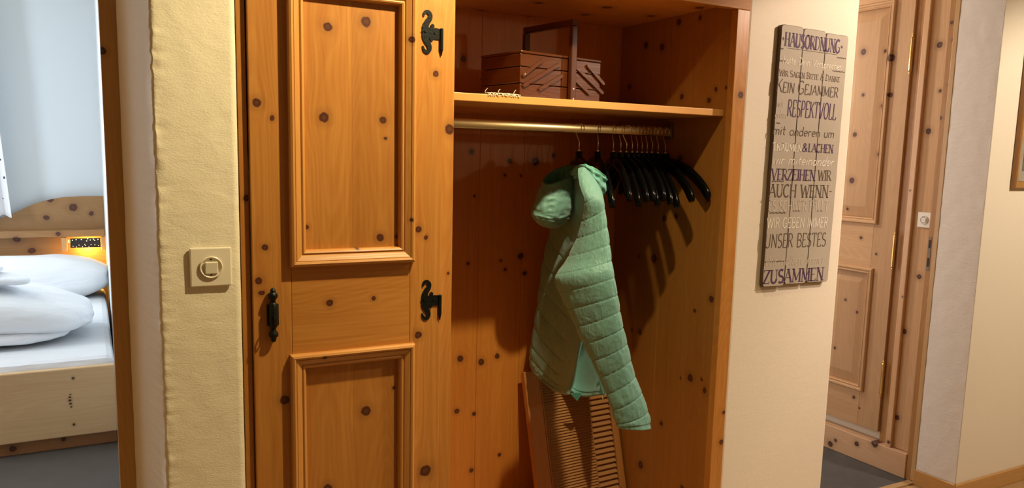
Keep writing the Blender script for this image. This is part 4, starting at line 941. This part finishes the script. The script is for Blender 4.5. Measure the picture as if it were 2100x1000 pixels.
sp('rail', MB().box(0.0605, 0.3515, 0, 0.020, HS-0.035, HS, 0.002))
sp('bead', MB().box(0.0605, 0.064, -0.003, 0.006, 0.05, HS-0.035, 0.001), MSl)
sp('bead', MB().box(0.346, 0.3515, -0.003, 0.006, 0.05, HS-0.035, 0.001), MSl)
def slat(x0, x1, w, th):
    b = MB(); c, s = math.cos(R(52)), math.sin(R(52))
    pts = [(-w, -th), (w, -th), (w, th), (-w, th)]
    poly = [(a*s*0.0 + a*c - b_*s, a*s + b_*c) for a, b_ in pts]
    vs = [(x0, y, z) for y, z in poly] + [(x1, y, z) for y, z in poly]
    return b.add(vs, [(0, 1, 2, 3), (7, 6, 5, 4)] + [(i, (i+1) % 4, 4 + (i+1) % 4, 4 + i) for i in range(4)])
def slats(x0, x1, w, th, pitch, yc):
    z = 0.056; first = None
    while z < HS - 0.04:
        if first is None:
            first = slat(x0, x1, w, th).build('slat', MSl, su, loc=(0, yc, z))
        else:
            o = first.copy(); COL.objects.link(o); o.location = (0, yc, z)
        z += pitch
slats(0.0645, 0.2570, 0.0070, 0.0013, 0.0098, 0.0085)
slats(0.2610, 0.3455, 0.0105, 0.0022, 0.0192, 0.0095)
sp('backing', MB().box(0.0605, 0.3515, 0.0185, 0.0205, 0.05, HS-0.035), MSl)

# ================================================================== BEDROOM
BL = Vector((-0.85, 2.0, 0.0))
bd = tag(empty('bed', BL), 'pale pine bed with knotty arched headboard, seen through the doorway', 'bed')
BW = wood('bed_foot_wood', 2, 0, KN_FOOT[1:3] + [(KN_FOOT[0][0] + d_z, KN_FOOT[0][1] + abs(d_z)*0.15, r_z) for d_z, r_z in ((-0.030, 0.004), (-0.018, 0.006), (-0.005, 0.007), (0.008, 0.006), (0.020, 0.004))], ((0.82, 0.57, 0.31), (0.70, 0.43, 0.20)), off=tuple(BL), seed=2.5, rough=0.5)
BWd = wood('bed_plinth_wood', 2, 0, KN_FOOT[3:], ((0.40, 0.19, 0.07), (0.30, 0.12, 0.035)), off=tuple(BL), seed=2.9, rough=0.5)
HB = wood('headboard_wood', 2, 0, KN_HEAD, ((0.39, 0.22, 0.085), (0.30, 0.145, 0.048)), off=tuple(BL), seed=4.4, rough=0.5)
def bp2(nm, mb, mt, par=None): return mb.build(nm, mt, par or bd, off=BL)
bp2('footboard', MB().box(-1.78, 0.0665, 2.0, 2.034, 0.058, 0.359, 0.005), BW)
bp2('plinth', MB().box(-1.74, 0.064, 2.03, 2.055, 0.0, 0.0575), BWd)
bp2('side_rail', MB().box(0.036, 0.066, 2.0345, 4.05, 0.06, 0.185, 0.004), BW)
bp2('side_rail', MB().box(-1.78, -1.75, 2.0345, 4.05, 0.06, 0.185, 0.004), BW)
mt = MB().box(-1.745, 0.068, 2.038, 3.98, 0.19, 0.388, 0.03)
bp2('mattress', mt, M_linen)
pts = [(-1.78, 0.06), (0.083, 0.06)] + [(x, z) for x, z in zip([0.083, -0.05, -0.14, -0.215, -0.30, -0.36, -0.43, -0.52, -0.66, -0.9, -1.25, -1.78], [0.978, 0.977, 0.972, 0.958, 0.932, 0.904, 0.866, 0.83, 0.79, 0.77, 0.765, 0.765])]
hbd = bp2('headboard', MB().prism(pts, 4.075, 4.105), HB)
bp2('headboard_shelf', MB().box(-1.78, 0.083, 3.985, 4.0745, 0.722, 0.766, 0.004), HB, hbd)
# lamp under the headboard shelf
LPo = Vector((-0.03, 4.0, 0.62))
lp = tag(empty('bedside_lamp', LPo), 'glowing bedside lamp with a dark star-pierced screen under the headboard shelf', 'lamp')
def lpp(nm, mb, mtl): return mb.build(nm, mtl, lp, off=LPo)
PW = wood('lamp_block_wood', 0, 2, (), ((0.62, 0.40, 0.20), (0.5, 0.3, 0.13)), off=tuple(LPo))
lpp('end_block', MB().box(-0.168, -0.135, 3.99, 4.05, 0.628, 0.721, 0.008), PW)
lpp('end_block', MB().box(0.058, 0.080, 3.99, 4.05, 0.628, 0.721, 0.006), PW)
scr = lpp('screen', MB().box(-0.118, 0.055, 3.996, 4.000, 0.650, 0.711, 0.001), M_lamp)
def emit(name, col, s):
    m, n, l, p = newmat(name); p.inputs['Emission Color'].default_value = (*col, 1); p.inputs['Emission Strength'].default_value = s; p.inputs['Base Color'].default_value = (*col, 1); return m
E1 = emit('lamp_star_glow', (1.0, 0.82, 0.5), 1.6)
E2 = emit('lamp_tube_glow', (1.0, 0.55, 0.14), 3.0)
sd = MB(); rg = random.Random(11)
for px_, py_ in ((585, 445), (617, 440), (662, 440), (718, 435), (708, 455), (740, 447), (767, 440), (778, 452), (808, 443), (588, 505), (618, 512), (640, 495), (670, 512), (695, 500), (725, 515), (745, 495), (778, 497), (810, 503), (690, 490)):
    x = -0.118 + 0.173*(px_-565)/265; z = 0.711 - 0.061*(py_-428)/94; r_ = 0.0030 if py_ < 460 else 0.0021
    sd.lathe([(r_, 3.9952), (r_, 3.9958)], (x, 0, z), 1, 8)
stuff(sd.build('star_hole', E1, scr, off=LPo))
for xa in (-0.124, 0.058): lpp('side_bar', MB().box(xa, xa + 0.004, 3.994, 4.002, 0.640, 0.716, 0.001), PW)
lpp('tube', MB().tube([(-0.13, 4.030, 0.690), (0.056, 4.030, 0.690)], 0.010, 14), E2)
lamp('bedside_lamp_light', (-0.02, 4.028, 0.655), 3.2, (1.0, 0.58, 0.12), 0.02)
# pillow, duvet, towels
def blob(c, h, ex, nu=90, nv=60, fn=None):
    rows = []
    def sgp(a, e): return math.copysign(abs(a)**e, a)
    for i in range(nv):
        ph = -math.pi/2 + math.pi*i/(nv-1); r = []
        for j in range(nu):
            th = 2*math.pi*j/nu
            x = sgp(math.cos(ph), ex[1])*sgp(math.cos(th), ex[0]); y = sgp(math.cos(ph), ex[1])*sgp(math.sin(th), ex[0]); z = sgp(math.sin(ph), ex[1])
            q = Vector((x, y, z)); 
            if fn: q = fn(q)
            r.append(Vector((c[0] + q.x*h[0], c[1] + q.y*h[1], c[2] + q.z*h[2])))
        rows.append(r)
    return MB().grid(rows, close_u=True)
def fpil(q):
    e = (1 - 0.22*abs(q.x)**4)*(1 - 0.2*abs(q.y)**3); d = 0.05*nz((q.x*2, q.y*2, q.z), 1.5)
    return Vector((q.x*(1 + 0.05*nz(q, 2.0)), q.y, q.z*e + d*abs(q.z)))
pil = tag(blob((-0.36, 3.72, 0.505), (0.458, 0.24, 0.135), (0.40, 0.70), fn=fpil).build('pillow', M_linen, None, (-0.36, 3.72, 0.385), True, loc=(-0.36, 3.72, 0.385)), 'plump white pillow leaning against the pine headboard', 'pillow')
def fduv(q):
    z = q.z
    g = 0.0
    if q.z < 0.9:
        for zc, w, dp in ((-0.18, 0.07, 0.05), (-0.62, 0.06, 0.045)):
            g += dp*math.exp(-((q.z - zc - 0.10*nz((q.x*1.6, q.y*1.6, 0), 1.2))/w)**2)
    k = 1 - g
    wr_ = 0.06*nz((q.x*2.2, q.y*1.6, q.z*2), 1.4) + 0.035*nz((q.x*5, q.y*2.2, q.z*4), 1.5)
    slope = 0.30*(-q.x)*max(0, q.z) * 0.9
    return Vector((q.x*k + 0.02*nz(q, 3.0), q.y*k, q.z*(1 + 0.22*(0.35 - abs(q.y))) + slope*0.5 + wr_*(0.5 + 0.5*abs(q.z))))
def fold_low(q):
    w_ = 0.05*nz((q.x*3, q.y*2, q.z), 1.5) + 0.03*nz((q.x*7, q.y*3, q.z*2), 1.4)
    return Vector((q.x + 0.03*nz((q.y*2, q.z, 3), 2.0), q.y, q.z*(1 - 0.25*max(0, q.x)**2) + w_*2))
def fold_up(q):
    w_ = 0.07*nz((q.x*2.0, q.y*1.5, q.z), 1.3) + 0.05*nz((q.x*5, q.y*1.8 + q.x*2, q.z*2), 1.4)
    t = 1 - 0.30*max(0, q.x)**2
    return Vector((q.x + 0.02*nz(q, 3.0), q.y, q.z*t - 0.42*max(0, q.x + 0.15)**1.5 - 0.16*q.x + w_))
dm = blob((-0.62, 2.60, 0.438), (0.53, 0.33, 0.052), (0.5, 0.75), 150, 60, fold_low)
dm2 = blob((-0.58, 2.62, 0.555), (0.575, 0.36, 0.105), (0.5, 0.72), 170, 80, fold_up)
dm.add(dm2.v, dm2.f)
duv = tag(dm.build('duvet', M_linen, None, (-0.56, 2.64, 0.388), True, loc=(-0.56, 2.64, 0.388)), 'thick white folded duvet lying across the bed', 'duvet')
def towel(c, h, yaw, label, sd_):
    def f(q): return Vector((q.x, q.y, q.z + 0.5*nz((q.x*2 + sd_, q.y*2, 0), 1.3) - 0.30*q.x))
    Mx = Matrix.Rotation(yaw, 4, 'Z')
    mbv = blob((0, 0, 0), h, (0.35, 0.6), 70, 30, f)
    o = mbv.build('towel', plain('white_towel_%d' % sd_, (0.82, 0.84, 0.88), 0.95, 0, 0.5, 260), None, (0, 0, 0), True, M=Mx, loc=c)
    tag(o, label, 'towel')
towel((-0.44, 2.52, 0.683), (0.17, 0.14, 0.020), 0.25, 'folded white bath towel lying lowest on the duvet', 1)
towel((-0.50, 2.56, 0.722), (0.12, 0.11, 0.016), -0.2, 'small folded white towel on top of the larger towel on the duvet', 5)
# curtain at the left edge of the doorway view
rows = []
for i in range(40):
    v = i/39; z = 0.862 + (2.2-0.862)*v; r = []
    for j in range(60):
        u = j/59; xr = -0.425 - 0.085*v; x = xr - 0.42*(1-u)
        r.append(Vector((x, 3.99 + 0.028*math.sin(u*30 + 0.5*v) + 0.01*math.sin(v*3 + u*8), z + 0.01*math.sin(u*30)*(1-v) - 0.035*(1-u)*(1-v))))
    rows.append(r)
m, n, l, p = newmat('curtain_print')
tc = n.new('ShaderNodeTexCoord'); mp = n.new('ShaderNodeMapping'); mp.inputs['Scale'].default_value = (24, 0.0, 17); l.new(tc.outputs['Object'], mp.inputs[0])
vo = n.new('ShaderNodeTexVoronoi'); vo.inputs['Scale'].default_value = 1.0; vo.inputs['Randomness'].default_value = 0.7; l.new(mp.outputs[0], vo.inputs[0])
fac = mth(n, l, 'LESS_THAN', vo.outputs['Distance'], 0.14)
l.new(mixc(n, l, fac, (0.84, 0.84, 0.86), (0.05, 0.05, 0.06)), p.inputs['Base Color']); p.inputs['Roughness'].default_value = 0.9
g = MB().grid(rows + [[q + Vector((0, 0.002, 0)) for q in r] for r in rows[::-1]], close_v=True)
cu = tag(g.build('curtain', m, None, (-0.6, 3.99, 2.2), True, loc=(-0.6, 3.99, 2.2)), 'white curtain with tiny dark print hanging beside the headboard', 'curtain')
struct(MB().box(-1.6, -0.40, 3.97, 4.01, 2.2, 2.225, 0.004).build('trim_curtain_rail', M_linen))

# ================================================================== PICTURE ON THE BEIGE WALL
PC = Vector((3.33, -0.0015, 1.49))
pc = tag(empty('picture_frame', PC), 'wooden picture frame with pale mat at the right edge of the beige wall', 'picture')
MF = wood('picture_frame_wood', 0, 2, (), ((0.40, 0.20, 0.055), (0.30, 0.13, 0.03)), off=tuple(PC), rough=0.3)
fr_ = MB().frame(3.112, 3.548, 1.224, 1.735, [(0, 0), (0, 0.016), (0.004, 0.020), (0.016, 0.017), (0.026, 0.012), (0.028, 0.006), (0.028, 0.0)], -0.0012)
fr_.build('frame', MF, pc, off=PC)
MB().box(3.138, 3.522, -0.006, -0.0015, 1.25, 1.709).build('mat_board', plain('cream_mat', (0.74, 0.68, 0.55), 0.8), pc, off=PC)
MB().box(3.168, 3.492, -0.0072, -0.0062, 1.29, 1.669).build('print', plain('grey_print', (0.30, 0.29, 0.27), 0.7, 0, 0, 25, 0.8), pc, off=PC)
MB().box(3.139, 3.521, -0.0100, -0.0085, 1.251, 1.708).build('glass', plain('picture_glass', (1.0, 1.0, 1.0), 0.02, 0.0, Transmission_Weight=1.0, IOR=1.45), pc, off=PC)
